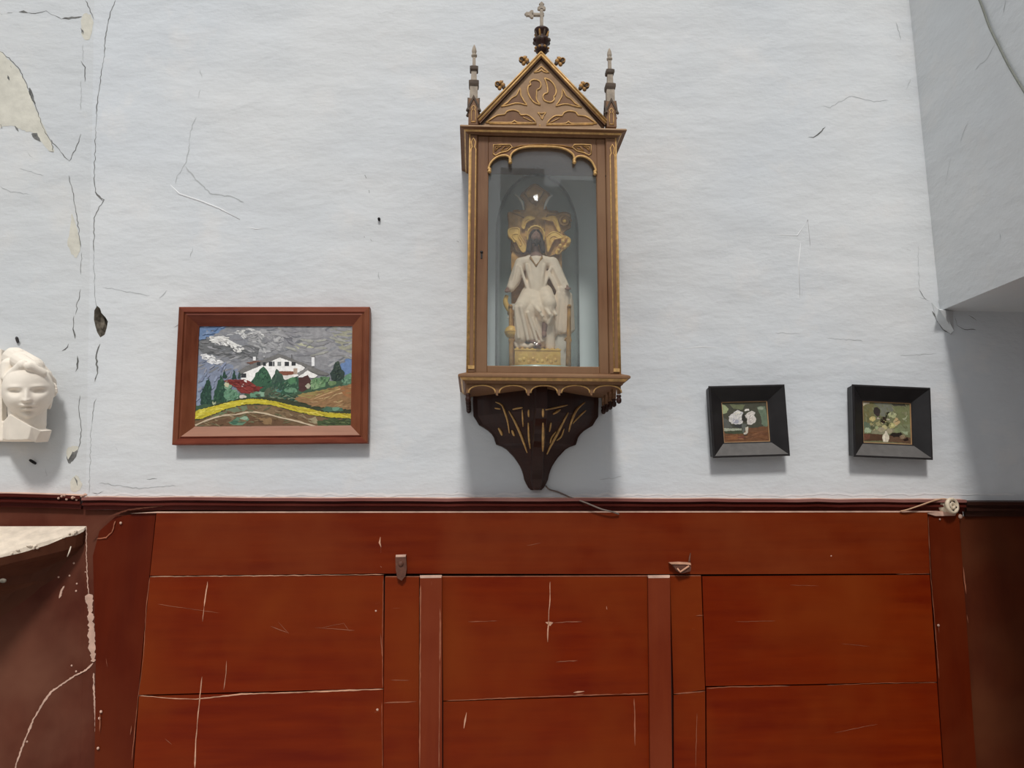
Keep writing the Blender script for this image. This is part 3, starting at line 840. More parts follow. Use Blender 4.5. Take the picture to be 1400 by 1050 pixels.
# gable board
ga = MB()
yg = YF + .004
tri = [z1(702, 368, yg), z1(1140, 862, yg), z1(268, 862, yg)]
ga.prism([V((tri[2].x, yg, zc0)), V((tri[1].x, yg, zc0)), tri[0]], (0, .024, 0), 0)
gable = cb(ga, 'gable', [M['case_light']])
rk = MB()
for a, b, c, d in (((698, 348), (262, 800), (282, 842), (700, 392)), ((698, 348), (1150, 820), (1136, 856), (700, 392))):
    q = [z1(*p, yg - .010) for p in (a, b, c, d)]
    rk.prism(q, (0, .036, 0), 0)
    o_ = V((0, -.012, 0))
    A, B, C_, D_ = [z1(*p, yg - .010) for p in (a, b, c, d)]
    rk.tube([A.lerp(D_, .16) + V((0, -.001, 0)), B.lerp(C_, .16) + V((0, -.001, 0))], .0026, 6, 1)
    rk.tube([A.lerp(D_, .62) + V((0, -.001, 0)), B.lerp(C_, .62) + V((0, -.001, 0))], .0032, 6, 2)
    rk.tube([D_ + V((0, .004, 0)), C_ + V((0, .004, 0))], .003, 6, 3)
cb(rk, 'raking_moulding', [M['case'], M['gilt'], M['gilt'], M['case_dark']])
tr = MB()
yt = yg - .0012
def gl(pts, r=.0021, closed=False, mat=0, n=4, smooth=True):
    q = cr(pts, n, closed) if smooth else pts
    tr.tube([z1(x, y, yt) for x, y in q], r, 8, mat, closed)
def sunk(pts):      # flat field inside the gilded outline, recess shade put into its darker colour
    tr.poly([z1(x, y, yg - .0004) for x, y in pts], 1)
ml = [(692, 716), (655, 702), (625, 668), (608, 625), (612, 590), (628, 580), (622, 562), (640, 546), (668, 546), (692, 560), (698, 586), (688, 606), (670, 616), (668, 645), (668, 680), (692, 716)]
mr = [(722, 534), (758, 548), (788, 580), (802, 620), (796, 650), (786, 660), (788, 682), (768, 698), (742, 696), (718, 682), (712, 660), (722, 642), (742, 634), (744, 610), (738, 575), (722, 534)]
sunk(ml[:-1]); sunk(mr[:-1]); gl(ml, .0023, n=3); gl(mr, .0023, n=3)
for s_ in (0, 1):
    def fx(p):
        return p if not s_ else [(1402 - x, y + 6) for x, y in p]
    tl = fx([(425, 728), (470, 700), (492, 676), (512, 662), (532, 650), (556, 602), (560, 650), (572, 672), (584, 694), (602, 718), (560, 708), (522, 706), (470, 720), (425, 728)])
    sunk(tl[:-1]); gl(tl, .0021, n=2)
    lo = fx([(322, 838), (360, 812), (400, 788), (450, 782), (462, 764), (490, 754), (520, 754), (548, 766), (560, 786), (600, 784), (636, 806), (664, 840), (610, 840), (535, 838), (516, 824), (498, 838), (420, 838), (322, 838)])
    sunk(lo[:-1]); gl(lo, .0022, n=2)
    gl(fx([(345, 846), (668, 848)]), .0016)
    gl(fx([(575, 800), (640, 832)]), .0014)
gl([(650, 494), (680, 474), (700, 456), (722, 474), (752, 496), (716, 490), (702, 478), (684, 490), (650, 494)], .0018, n=2)
gl([(676, 770), (704, 776), (732, 768), (716, 790), (706, 816), (694, 792), (676, 770)], .0018, n=2)
gl([(690, 850), (692, 880)], .0014)
cb(tr, 'tracery', [M['gilt'], M['case']], gable)

# pinnacles on the two front corners
def pinnacle(cx, tilt, yy):
    """cx: zoomed pixel column of its foot; yy maps heights"""
    mb = MB()
    y = YF + .018
    def zz(v): return P(600 + cx / 5, yy(v) / 5, y).z
    bx = z1(cx, yy(800), y).x
    def sq(hw, v0, v1, mat, hw2=None, t0=0, t1=0):
        hw2 = hw if hw2 is None else hw2
        r = []
        for w, v, in ((hw, v0), (hw2, v1)):
            xx = bx + tilt * (860 - v) / 5 * .002
            r.append([V((xx - w, y - w, zz(v))), V((xx + w, y - w, zz(v))), V((xx + w, y + w, zz(v))), V((xx - w, y + w, zz(v)))])
        mb.loft(r, None, mat)
    sq(.0150, 866, 690, 0)
    # little gabled cap, four faces
    for k in range(4):
        M4 = Matrix.Rotation(k * math.pi / 2, 4, 'Z')
        c = V((bx, y, 0))
        w = .0225; zb_, ze = zz(775), zz(668)
        q = [V((-w, -.0185, zb_)), V((0, -.0185, ze)), V((w, -.0185, zb_)), V((w - .004, -.0185, zb_ - .003)), V((0, -.0185, ze - .012)), V((-w + .004, -.0185, zb_ - .003))]
        mb.prism([c + M4 @ p for p in q], M4 @ V((0, .006, 0)), 2)
        mb.add([c + M4 @ p for p in (V((-.0155, -.0155, zb_)), V((.0155, -.0155, zb_)), V((0, -.0155, ze - .004)))], [(0, 1, 2)], 0)
    sq(.0120, 740, 596, 1, .0118)
    sq(.0135, 600, 585, 2, .0150); sq(.0150, 585, 566, 2); sq(.0150, 566, 556, 2, .0095)
    sq(.0088, 560, 490, 1, .0078)
    sq(.0105, 492, 484, 2, .0125); sq(.0125, 484, 466, 2); sq(.0125, 466, 454, 2, .0060)
    sq(.0050, 460, 392, 1, .0046)
    xx = bx + tilt * (860 - 380) / 5 * .002
    z0 = zz(395)
    hh = (zz(305) - z0)
    mb.lathe([(.0046, 0), (.0085, .10 * hh), (.0088, .2 * hh), (.0050, .27 * hh), (.0062, .34 * hh), (.0074, .48 * hh), (.0058, .70 * hh), (.0028, .9 * hh), (.0006, hh)], (xx, y, z0), 12, 3)
    p = cr([(-.006, 848), (-.006, 780), (-.003, 770), (-.0055, 755), (0, 740), (.0055, 755), (.003, 770), (.006, 780), (.006, 848)], 3)
    mb.tube([V((bx + a, y - .0155, zz(b))) for a, b in p], .0015, 6, 4)
    mb.tube([V((bx - .007, y - .0155, zz(850))), V((bx + .007, y - .0155, zz(850)))], .0018, 6, 4)
    cb(mb, 'pinnacle', [M['case'], M['greywood'], M['darkwood'], M['greywood'], M['gilt']])
pinnacle(237, .0, lambda v: v)
pinnacle(1174, -.0, lambda v: v + 24 * (1 - (v - 305) / 560 * .3))

# crockets, curled leaves on the raking edges
def crocket(x, y, s):
    mb = MB()
    c = z1(x, y, yg + .008)
    for dx, dz, r, mt in ((-.010 * s, .002, .0085, 0), (.0, .010, .0065, 1), (.006 * s, .002, .0070, 1), (-.004 * s, -.008, .0065, 1), (.009 * s, -.006, .006, 0)):
        mb.sphere(c + V((dx, -.002, dz)), (r, r * .8, r * 1.1), 10, 8, mt)
    sp = [c + V((s * (-.010 + .007 * math.cos(a)), -.009, .002 + .007 * math.sin(a))) for a in [i * .5 for i in range(11)]]
    mb.tube(sp, [.0022 - .00008 * i for i in range(11)], 6, 1)
    mb.caps(c + V((.0, 0, -.004)), c + V((.005 * s, 0, .016)), .004, .002, 8, 1)
    cb(mb, 'crocket', [M['darkwood'], M['gilt_dull']])
crocket(588, 420, 1); crocket(822, 425, -1); crocket(424, 588, 1); crocket(986, 595, -1)

# finial with the cross
mb = MB()
yq = yg + .008
fz = lambda v: z1(703, v, yq).z
fx_ = z1(703, 300, yq).x
prof = [(.010, 372), (.018, 356), (.020, 346), (.0205, 334), (.016, 326), (.017, 316), (.022, 300), (.0245, 284), (.022, 268), (.0145, 262), (.014, 248), (.020, 226), (.0225, 216), (.0225, 206), (.006, 205)]
mb.lathe([(r, fz(v) - fz(372)) for r, v in prof], (fx_, yq, fz(372)), 16, 0)
for k in range(8):
    a = k * math.pi / 4 + .39
    d = V((math.cos(a), math.sin(a), 0)); c = V((fx_, yq, 0))
    mb.caps(c + d * .015 + V((0, 0, fz(262))), c + d * .021 + V((0, 0, fz(228))), .0035, .0028, 8, 1 if k % 2 else 2)
    mb.sphere(c + d * .023 + V((0, 0, fz(284))), (.0055, .0055, .007), 8, 6, 2 if k % 2 else 0)
    mb.sphere(c + d * .0195 + V((0, 0, fz(338))), (.005, .005, .004), 8, 6, 1)
fin = cb(mb, 'finial', [M['case_dark'], M['gilt_dull'], M['darkwood']])
mb = MB()
cw, ct = .0048, .0045
X = fx_
def zv(v): return z1(700, v, yq).z
mb.bbox((X - cw, yq - ct, zv(208)), (X + cw, yq + ct, zv(60)), .0012)
zc_ = zv(102)
mb.bbox((X - .0300, yq - ct, zc_ - cw * .9), (X - cw, yq + ct, zc_ + cw * .9), .0012)
mb.prism([V((X + cw, yq - ct, zc_ - cw)), V((X + cw + .003, yq - ct, zc_ - .002)), V((X + cw + .0015, yq - ct, zc_ + .001)), V((X + cw + .003, yq - ct, zc_ + cw)), V((X + cw, yq - ct, zc_ + cw))], (0, 2 * ct, 0))
def tref(cx, cz, dx, dz):
    pts = []
    for k in range(24):
        a = 2 * math.pi * k / 24
        d = V((math.cos(a), math.sin(a)))
        rr = .0105 + .0035 * math.cos(3 * (a - math.atan2(dz, dx)))
        pts.append(V((cx + d.x * rr, yq - ct, cz + d.y * rr)))
    mb.prism(pts, (0, 2 * ct, 0))
    mb.prism([V((cx + dx * .010 - dz * .008, yq - ct * .9, cz + dz * .010 + dx * .008)), V((cx + dx * .018, yq - ct * .9, cz + dz * .018)), V((cx + dx * .010 + dz * .008, yq - ct * .9, cz + dz * .010 - dx * .008))], (0, 1.8 * ct, 0))
tref(X - .034, zc_, -1, 0); tref(X, zv(52), 0, 1)
cb(mb, 'cross', [M['greywood']], fin)

# scalloped apron under the base, front and both sides
ap = MB()
ya0 = YF + .004
spr = [190, 400, 615, 825, 1045, 1262]
lowpts = []
arcs = []
for i in range(5):
    a, b = spr[i], spr[i + 1]
    arc = []
    for k in range(13):
        t = math.pi * k / 12
        cx = (a + b) / 2; w = (b - a) / 2 - 14
        arc.append((cx - w * math.cos(t), 236 - 52 * math.sin(t) ** .8))
    arcs.append(arc)
    lowpts += [(a + 2, 238)] + arc
    if i < 4: lowpts += [(b - 6, 252), (b + 6, 252)]
lowpts.append((1258, 238))
pl = [z4(x, y, ya0) for x, y in lowpts]
zt_ = zd1 - .003
pl[0].x = BX0 + .001; pl[-1].x = BX1 - .001
ap.prism([V((BX0 + .001, ya0, zt_))] + pl + [V((BX1 - .001, ya0, zt_))], (0, .010, 0), 0)
for arc in arcs:
    q = [z4(x, y, ya0 - .001) for x, y in arc]
    ap.tube(q, .0021, 8, 1)
zp = z4(700, 252, ya0).z; zcrest = z4(700, 184, ya0).z
for sx in (0, 1):       # side aprons
    x = BX0 + .001 if not sx else BX1 - .011
    ys = [ya0, -.192, -.128, -.064, -.002]
    poly = [V((x, ys[0], zt_))]
    for i in range(4):
        a, b = ys[i], ys[i + 1]
        for k in range(11):
            t = math.pi * k / 10
            poly.append(V((x, (a + b) / 2 - (b - a) / 2 * .8 * math.cos(t), zp + .006 + (zcrest - zp) * math.sin(t) ** .8)))
        if i < 3: poly += [V((x, b - .004, zp)), V((x, b + .004, zp))]
    poly.append(V((x, ys[4], zt_)))
    ap.prism(poly, (.010, 0, 0), 0)
    for i in range(5):
        yy = ys[i] + (.006 if i == 0 else -.006 if i == 4 else 0)
        ap.lathe([(.006, .004), (.0075, .0), (.005, -.004), (.0078, -.009), (.0070, -.017), (.003, -.021)], (x + .005, yy, zp), 10, 2)
apron = cb(ap, 'scalloped_apron', [M['case'], M['gilt'], M['case_dark']])

# corbel: two carved faces running back to the wall from a central rib
co = MB()
AX = z4(664, 700, -.01).x
sil = [(265, 432), (300, 433), (400, 428), (430, 408), (460, 390), (480, 355), (500, 325), (520, 304), (545, 287), (570, 280), (592, 272), (606, 232), (625, 200), (650, 176), (680, 148), (710, 127), (740, 108), (770, 95), (800, 86), (830, 80), (860, 66), (885, 52), (900, 36)]
zc_top = z4(664, 165, -.1).z
rings = []
lv = [(None, 438)] + [(v, w) for v, w in sil]
for i, (v, w) in enumerate(lv):
    z = zc_top if v is None else z4(664, v, -.0).z
    hw = w / 5 / F * 2.4
    f_ = hw / (438 / 5 / F * 2.4)
    d = .012 + .215 * (f_ ** 1.05)
    rb = min(.020, hw * .55)
    rings.append([V((AX - hw, -.001, z)), V((AX - hw, -.016, z)), V((AX - hw * .93, -.018, z)), V((AX - rb, -max(d * .82, .02), z)), V((AX - rb * .8, -d - .004, z)), V((AX + rb * .8, -d - .004, z)), V((AX + rb, -max(d * .82, .02), z)), V((AX + hw * .93, -.018, z)), V((AX + hw, -.016, z)), V((AX + hw, -.001, z))])
co.loft(rings, None, 0)
cv, cf = list(co.v), [list(f) for f in co.f]
corb = cb(co, 'corbel', [M['case_dark']])
bvh = BVHTree.FromPolygons(cv, cf)
cg = MB()
def PC(x, y):
    d = ray(600 + x / 5, 490 + y / 5)
    hit = bvh.ray_cast(CAM, d)
    return hit[0] if hit[0] is not None else None
for pts, w in [([(388, 298), (430, 318), (452, 368), (470, 430), (482, 510)], .0028), ([(408, 475), (424, 500), (432, 526)], .0040), ([(478, 358), (520, 432), (558, 515), (582, 580), (604, 645)], .0034), ([(570, 350), (576, 465)], .0022),
               ([(505, 348), (540, 340), (572, 336)], .0022), ([(500, 490), (516, 530)], .0034), ([(614, 350), (614, 400)], .0026), ([(612, 440), (616, 540), (624, 615)], .0028), ([(712, 345), (712, 400)], .003), ([(712, 440), (712, 540), (710, 635)], .0034),
               ([(738, 655), (762, 600), (795, 540), (842, 450), (884, 370)], .0036), ([(805, 560), (835, 535), (856, 480)], .0024), ([(766, 440), (755, 500)], .0026), ([(888, 500), (905, 430), (942, 350), (998, 300)], .0032),
               ([(915, 445), (960, 395), (1004, 355)], .0024), ([(728, 352), (800, 336), (880, 318)], .0022), ([(382, 340), (420, 345)], .002), ([(760, 580), (770, 540), (800, 500)], .0022), ([(780, 380), (830, 350)], .003)]:
    q = [PC(x, y) for x, y in cr(pts, 4)]
    q = [p + V((0, -.001, -.0003)) for p in q if p is not None]
    if len(q) > 1:
        n_ = len(q)
        w *= 1.3
        cg.tube(q, [w * (.35 + .65 * math.sin(math.pi * (i + .5) / n_)) for i in range(n_)], 6, 0)
cb(cg, 'gilded_carving', [M['gilt']], corb)

# ------------------------------------------------------------------ glass dome and seated statue inside the cabinet
YS = -.150
S = lambda u, v, d=0.0: P(u, v, YS - (d * .68 if d > 0 else d))
base_z = ZB + .0166
DC = V((S(735, 490).x, YS + .008, base_z))
dome = thing('glass_dome', DC, 'clear glass dome on a pale oval stand over the seated statue', 'glass dome')
mb = MB()
RXd, RYd = .127, .104
mb.lathe([(1.0, 0), (1.03, .003), (1.03, .012), (1.0, .0155), (.92, .0165), (.90, .014)], (0, 0, 0), 40, 0)
mb.v = [V((p.x * .130, p.y * .106, p.z)) for p in mb.v]
mb.build('stand', [M['stand']], dome)
mb = MB()
Hs = S(735, 318).z - base_z
prof = [(1.0, .0155)] + [(1.0, .0155 + (Hs - .0155) * i / 4) for i in range(1, 5)] + [(math.cos(a), Hs + .19 * math.sin(a)) for a in [math.pi / 2 * i / 12 for i in range(1, 13)]]
prof = [(max(r, .002), h_) for r, h_ in prof]
inner = [(r - .02 if r > .03 else .001, h_ - (.002 if h_ > Hs else 0)) for r, h_ in prof][::-1]
ring = prof + inner
n_ = 48
vs = [V((r * RXd * math.cos(2 * math.pi * k / n_), r * RYd * math.sin(2 * math.pi * k / n_), h_)) for r, h_ in ring for k in range(n_)]
fs = []
for i in range(len(ring)):
    j = (i + 1) % len(ring)
    for k in range(n_):
        l = (k + 1) % n_
        fs.append((i * n_ + k, i * n_ + l, j * n_ + l, j * n_ + k))
mb.add(vs, fs, 0, True)
mb.build('cover', [M['dome']], dome)

st_z = base_z + .0145
ST = V((S(735, 490).x, YS, st_z))
statue = thing('seated_statue', ST, 'painted statue of bearded seated man in cream robe on gilded throne under glass dome', 'statue')
def sb(mb, name, mats, parent=statue, vox=None, sm=2):
    o = mb.build(name, mats, parent, ST)
    if vox:
        r = o.modifiers.new('remesh', 'REMESH'); r.mode = 'VOXEL'; r.voxel_size = vox; r.use_smooth_shade = True
        s = o.modifiers.new('smooth', 'SMOOTH'); s.iterations = sm; s.factor = .5
    return o
# body: head, neck, trunk, arms and feet in one surface
bd = MB()
hc = S(732.5, 325, .018)
def headfn(d, p):
    q = p.copy()
    if d.y < 0:
        f_ = -d.y
        def gsn(x, z, sx, sz): return math.exp(-((d.x - x) / sx) ** 2 - ((d.z - z) / sz) ** 2)
        q.y -= f_ * (.006 * gsn(0, -.12, .16, .22) - .0035 * (gsn(.38, .12, .2, .14) + gsn(-.38, .12, .2, .14)) + .0015 * gsn(0, .3, .5, .12) + .002 * gsn(0, -.45, .2, .08))
    if d.z < 0: q.x *= 1 - .3 * d.z * d.z
    return q
bd.sphere(hc, (.0165, .0185, .0235), 32, 24, 0, None, headfn)
bd.caps(S(732.5, 336, .012), S(733, 350, .004), .0085, .011)
bd.caps(S(733, 356, 0), S(733, 396, -.004), .026, .03)
bd.caps(S(733, 356, 0), S(713, 358, 0), .014); bd.caps(S(733, 356, 0), S(755, 358, 0), .014)
bd.caps(S(713, 358, 0), S(702, 386, .004), .0125, .010); bd.caps(S(702, 386, .004), S(694, 396, .035), .0095, .007)
bd.caps(S(755, 358, 0), S(768, 386, .008), .0125, .010); bd.caps(S(768, 386, .008), S(775, 394, .040), .0095, .007)
for (u, v, dd, sx) in ((693, 398, .040, -1), (776.5, 395, .046, 1)):   # hands: palm, four fingers, thumb
    c = S(u, v, dd)
    bd.sphere(c, (.0065, .008, .0048), 10, 8)
    for k in range(4):
        x = (-1.5 + k) * .0034
        L = (.0115, .0135, .013, .010)[k]
        a_ = c + V((x, -.005, .001)); b_ = a_ + V((x * .25, -L * .6, -.002)); e_ = b_ + V((0, -L * .3, -.005))
        bd.caps(a_, b_, .0021, .0019, 8); bd.caps(b_, e_, .0019, .0015, 8)
    bd.caps(c + V((-.005 * sx, .001, 0)), c + V((-.0095 * sx, -.008, -.002)), .0023, .0018, 8)
bd.caps(S(727, 402, .01), S(715, 416, .075), .022, .019); bd.caps(S(741, 402, .01), S(749, 412, .080), .022, .019)
bd.caps(S(715, 416, .075), S(724, 464, .060), .017, .010); bd.caps(S(749, 412, .080), S(744, 452, .066), .016, .010)
bd.caps(S(724, 464, .060), S(731, 468, .082), .0085, .007); bd.caps(S(744, 454, .062), S(744, 459, .086), .008, .0065)
sb(bd, 'body', [M['skin']], vox=.0016, sm=1)
# robe with folds
rb = MB()
rb.caps(S(733, 362, .004), S(733, 400, .004), .031, .036, 20)
rb.caps(S(722, 358, .002), S(712, 360, .0), .018, .018); rb.caps(S(742, 358, .002), S(754, 360, .0), .019, .018)
rb.caps(S(724, 354, .004), S(741, 354, .004), .013, .013)
rb.caps(S(712, 360, 0), S(703, 385, .006), .018, .0185); rb.caps(S(703, 385, .006), S(698, 394, .026), .017, .013)
rb.caps(S(755, 360, 0), S(767, 388, .010), .020, .021); rb.caps(S(767, 388, .010), S(772, 395, .030), .018, .0135)
# lap and knees
rb.caps(S(726, 404, .0), S(714, 420, .078), .032, .024, 20); rb.caps(S(742, 402, .0), S(750, 416, .084), .032, .024, 20)
rb.caps(S(730, 410, .02), S(735, 422, .070), .034, .024, 20)
# skirt below the knees
rb.caps(S(713, 422, .080), S(712, 462, .064), .023, .019); rb.caps(S(722, 424, .078), S(728, 462, .070), .020, .013); rb.caps(S(709, 420, .06), S(708, 452, .045), .014, .013)
rb.caps(S(750, 418, .084), S(750, 437, .084), .023, .014); rb.caps(S(740, 422, .078), S(742, 436, .082), .018, .010)
rb.caps(S(748, 440, .05), S(752, 475, .046), .022, .016); rb.caps(S(735, 440, .05), S(738, 470, .044), .024, .016)
# folds
for a, b, r in [((705, 420, .088), (709, 462, .080), .0045), ((712, 420, .100), (722, 464, .082), .005), ((722, 428, .096), (734, 466, .080), .0042), ((706, 420, .070), (705, 458, .062), .0040), ((728, 436, .082), (740, 466, .066), .004),
                ((722, 408, .06), (738, 426, .100), .0055), ((733, 404, .045), (752, 430, .108), .0055), ((745, 404, .040), (760, 430, .092), .005), ((728, 416, .08), (742, 432, .100), .0045), ((754, 432, .104), (750, 442, .09), .005),
                ((720, 362, .026), (728, 396, .032), .005), ((744, 362, .026), (738, 396, .032), .005), ((712, 366, .014), (722, 398, .028), .004), ((753, 366, .014), (742, 398, .028), .004),
                ((706, 364, .012), (700, 390, .022), .004), ((757, 366, .014), (770, 392, .026), .005), ((762, 364, .008), (776, 390, .020), .004), ((750, 372, .016), (764, 400, .026), .005)]:
    rb.caps(S(a[0], a[1], a[2] * 1.0 + .012), S(b[0], b[1], b[2] + .012), r * 1.25, r * 1.1, 10)
# mantle falling over the arm of the seat
for (a, b, r) in [((768, 396, .032), (766, 452, .030), .012), ((774, 400, .034), (774, 452, .034), .011), ((778, 404, .026), (779, 452, .024), .010), ((780, 412, .016), (782, 450, .014), .009), ((764, 402, .036), (758, 456, .034), .010),
                  ((771, 402, .046), (772, 454, .042), .0045), ((776, 408, .036), (779, 450, .032), .004), ((764, 408, .046), (760, 456, .044), .0045)]:
    rb.caps(S(*a), S(*b), r, r * 1.05, 12)
rb.caps(S(706, 470, .05), S(722, 474, .075), .010, .007); rb.caps(S(722, 474, .075), S(742, 466, .07), .007, .006); rb.caps(S(704, 466, .05), S(708, 474, .062), .008, .007)
sb(rb, 'robe', [M['robe']], vox=.0019, sm=2)
hr = MB()
hr.sphere(hc + V((0, .006, .0045)), (.0205, .019, .0240), 20, 16)
for s_ in (-1, 1):
    hr.caps(hc + V((s_ * .0145, .002, .008)), hc + V((s_ * .0175, .001, -.016)), .0065, .008); hr.caps(hc + V((s_ * .0180, .001, -.016)), hc + V((s_ * .0215, -.001, -.040)), .0088, .009)
    hr.caps(hc + V((s_ * .006, -.0125, .019)), hc + V((s_ * .0155, -.007, .004)), .0042, .004)
sb(hr, 'hair', [M['hair']], vox=.0016, sm=1)
br = MB()
br.caps(hc + V((0, -.0135, -.0165)), hc + V((0, -.012, -.027)), .0075, .004)
for s_ in (-1, 1): br.caps(hc + V((s_ * .0125, -.007, -.010)), hc + V((s_ * .004, -.0155, -.021)), .0038, .0045); br.caps(hc + V((0, -.0205, -.0105)), hc + V((s_ * .006, -.018, -.0135)), .0017, .0015, 8)
sb(br, 'beard', [M['hair']], vox=.0013, sm=1)
mb = MB(); c = S(733, 364, .040); mb.sphere(c, (.0035, .003, .005), 10, 8)
for k in range(6):
    a = k * math.pi / 3; mb.caps(c, c + V((math.cos(a) * .006, 0, math.sin(a) * .007)), .0012, .0005, 6)
sb(mb, 'breast_ornament', [M['gilt_dull']])
mb = MB(); mb.sphere(S(736, 472, .088), (.0095, .014, .007), 12, 8); sb(mb, 'shoe', [M['sash']])
mb = MB()
for a, b in (((725, 352, .038), (733, 364, .050)), ((741, 352, .038), (733, 364, .050))): mb.caps(S(*a), S(*b), .0032, .0028, 8)
sb(mb, 'collar', [M['gilt_dull']])
# halo behind the head
mb = MB(); hh_ = S(732.5, 322, -.002)
mb.tube([hh_ + V((.026 * math.cos(a), 0, .030 * math.sin(a))) for a in [2 * math.pi * k / 36 for k in range(36)]], .0028, 8, 0, True)
for k in range(18):
    a = 2 * math.pi * k / 18
    mb.caps(hh_ + V((.027 * math.cos(a), .001, .031 * math.sin(a))), hh_ + V((.0335 * math.cos(a), .001, .0375 * math.sin(a))), .0017, .0006, 6)
sb(mb, 'halo', [M['gold']])
# throne
th = bpy.data.objects.new('throne', None); COL.objects.link(th); th.parent = statue
zs0 = st_z
mb = MB()
xl, xr_ = S(697, 470).x, S(776, 470).x
mb.box((xl, YS - .02, zs0), (xr_, YS + .040, S(735, 418).z)); mb.box((xl + .004, YS - .028, zs0), (xr_ - .004, YS - .016, zs0 + .035))
for u, w in ((697, 1), (776, -1)):
    x = S(u, 430).x
    mb.caps((x, YS - .045, S(u, 424).z), (x, YS + .04, S(u, 424).z), .0065, .0065, 12, 1)
    mb.caps((x, YS - .042, S(u, 424).z), (x + .004 * w, YS - .04, zs0 + .008), .0055, .0080, 12, 1)
    sc = [V((x + w * (.004 + .010 * math.cos(a) * (1 - i / 26)), YS - .044, S(u, 470).z + .011 * math.sin(a) * (1 - i / 26))) for i, a in enumerate([k * .45 for k in range(22)])]
    mb.tube(sc, .0028, 8, 1)
mb.v += []
sb(mb, 'seat', [M['silver'], M['throne']], th)
mb = MB()
back = cr([(700, 470), (699, 345), (702, 318), (698, 300), (703, 288), (716, 288), (718, 276), (712, 268), (722, 258), (731, 252), (741, 258), (752, 268), (746, 276), (748, 288), (762, 290), (768, 302), (762, 320), (768, 345), (768, 470)], 3)
mb.prism([S(u, v, -.028) for u, v in back], (0, .010, 0), 0)
mb.tube([S(u, v, -.026) for u, v in back[3:-3]], .0030, 8, 1)
sb(mb, 'throne_back', [M['throne'], M['gilt_dull']], th)
Z6 = lambda x, y: (660 + x / 7, 200 + y / 7)
for leaf, dp, rr in [([(252, 862), (246, 800), (300, 783), (348, 792), (352, 846), (384, 900), (412, 950), (404, 1006), (372, 1004), (336, 936), (318, 906), (300, 918), (282, 890)], -.006, .0022), ([(612, 872), (640, 838), (690, 818), (736, 840), (764, 872), (726, 880), (690, 890), (662, 930), (640, 980), (622, 1010), (616, 950)], -.006, .0020),
                     ([(760, 868), (800, 866), (838, 892), (826, 944), (792, 972), (758, 996), (728, 1030), (696, 1020), (722, 970), (752, 930)], -.008, .0020), ([(380, 720), (400, 690), (452, 668), (500, 690), (446, 712), (412, 744), (396, 790), (372, 770)], -.012, .0016), ([(560, 690), (620, 680), (672, 668), (704, 690), (722, 740), (742, 800), (726, 820), (700, 770), (676, 712), (620, 704)], -.012, .0016)]:
    mb = MB()
    o2 = [Z6(*p) for p in cr(leaf, 3, True)]
    mb.prism([S(u, v, dp) for u, v in o2], (0, .006, 0), 0)
    mb.tube([S(u, v, dp) for u, v in o2], rr, 8, 0, True)
    cx_, cy_ = sum(p[0] for p in o2) / len(o2), sum(p[1] for p in o2) / len(o2)
    mb.tube([S(cx_ + (u - cx_) * .5, cy_ + (v - cy_) * .5, dp) + V((0, -.001, 0)) for u, v in o2], rr * .9, 8, 0, True)
    sb(mb, 'gilt_leaf', [M['gold']], th)
for wing in ([(246, 636), (320, 650), (400, 690), (420, 780), (420, 1000), (330, 1010), (276, 900), (244, 860), (250, 740)], [(600, 690), (680, 660), (740, 640), (800, 636), (856, 668), (876, 722), (846, 772), (792, 804), (770, 836), (836, 890), (826, 948), (760, 1006), (690, 1034), (600, 1034)]):
    w_ = [S(*Z6(min(p[0], 838), p[1]), -.020) for p in cr(wing, 3, True)]
    mb = MB(); mb.prism(w_, (0, .006, 0), 0); mb.tube(w_, .0024, 8, 1, True)
    sb(mb, 'gilt_wing', [M['throne'], M['gilt_dull']], th)
mb = MB()
cs = S(772, 303, -.012)
mb.tube([cs + V((.0185 * (1 - k / 40) * math.cos(k * .38), -.0006 * k * .2, .0185 * (1 - k / 40) * math.sin(k * .38))) for k in range(30)], [.0050 - .00007 * k for k in range(30)], 8, 1)
mb.sphere(cs + V((0, -.004, 0)), (.006, .005, .006), 10, 8, 0)
sb(mb, 'gilt_volute', [M['gold'], M['gilt_dull']], th)
mb = MB()
for u, v, r in [(766, 336, .006), (772, 338, .0065), (777, 332, .006), (770, 330, .0065), (764, 342, .005), (774, 326, .005)]:
    mb.sphere(S(u, v, -.002), (r, r, r), 10, 8, 0)
sb(mb, 'gilt_fruit', [M['gold']], th)
for pts in ([(704, 266), (709, 270), (714, 278), (716, 287)], [(755, 267), (750, 271), (746, 279), (744, 286)]):
    mb = MB()
    q = cr(pts, 4); n_ = len(q)
    mb.tube([S(u, v, -.016) for u, v in q], [.0038 - .0018 * abs(2 * i / n_ - 1) for i in range(n_)], 8, 0)
    sb(mb, 'horn', [M['silver']], th)
mb = MB()
c = S(729, 271, -.018)
mb.sphere(c, (.006, .005, .006), 12, 8, 0)
for k in range(7):
    a = math.pi * k / 6 + math.pi
    mb.caps(c, c + V((.013 * math.cos(a), 0, .010 * math.sin(a))), .0032, .0025, 8, 0)
mb.tube([S(u, v, -.018) for u, v in cr([(716, 262), (722, 272), (730, 278), (738, 272), (744, 262)], 4)], .0028, 8, 0)
sb(mb, 'crest', [M['gilt_dull']], th)
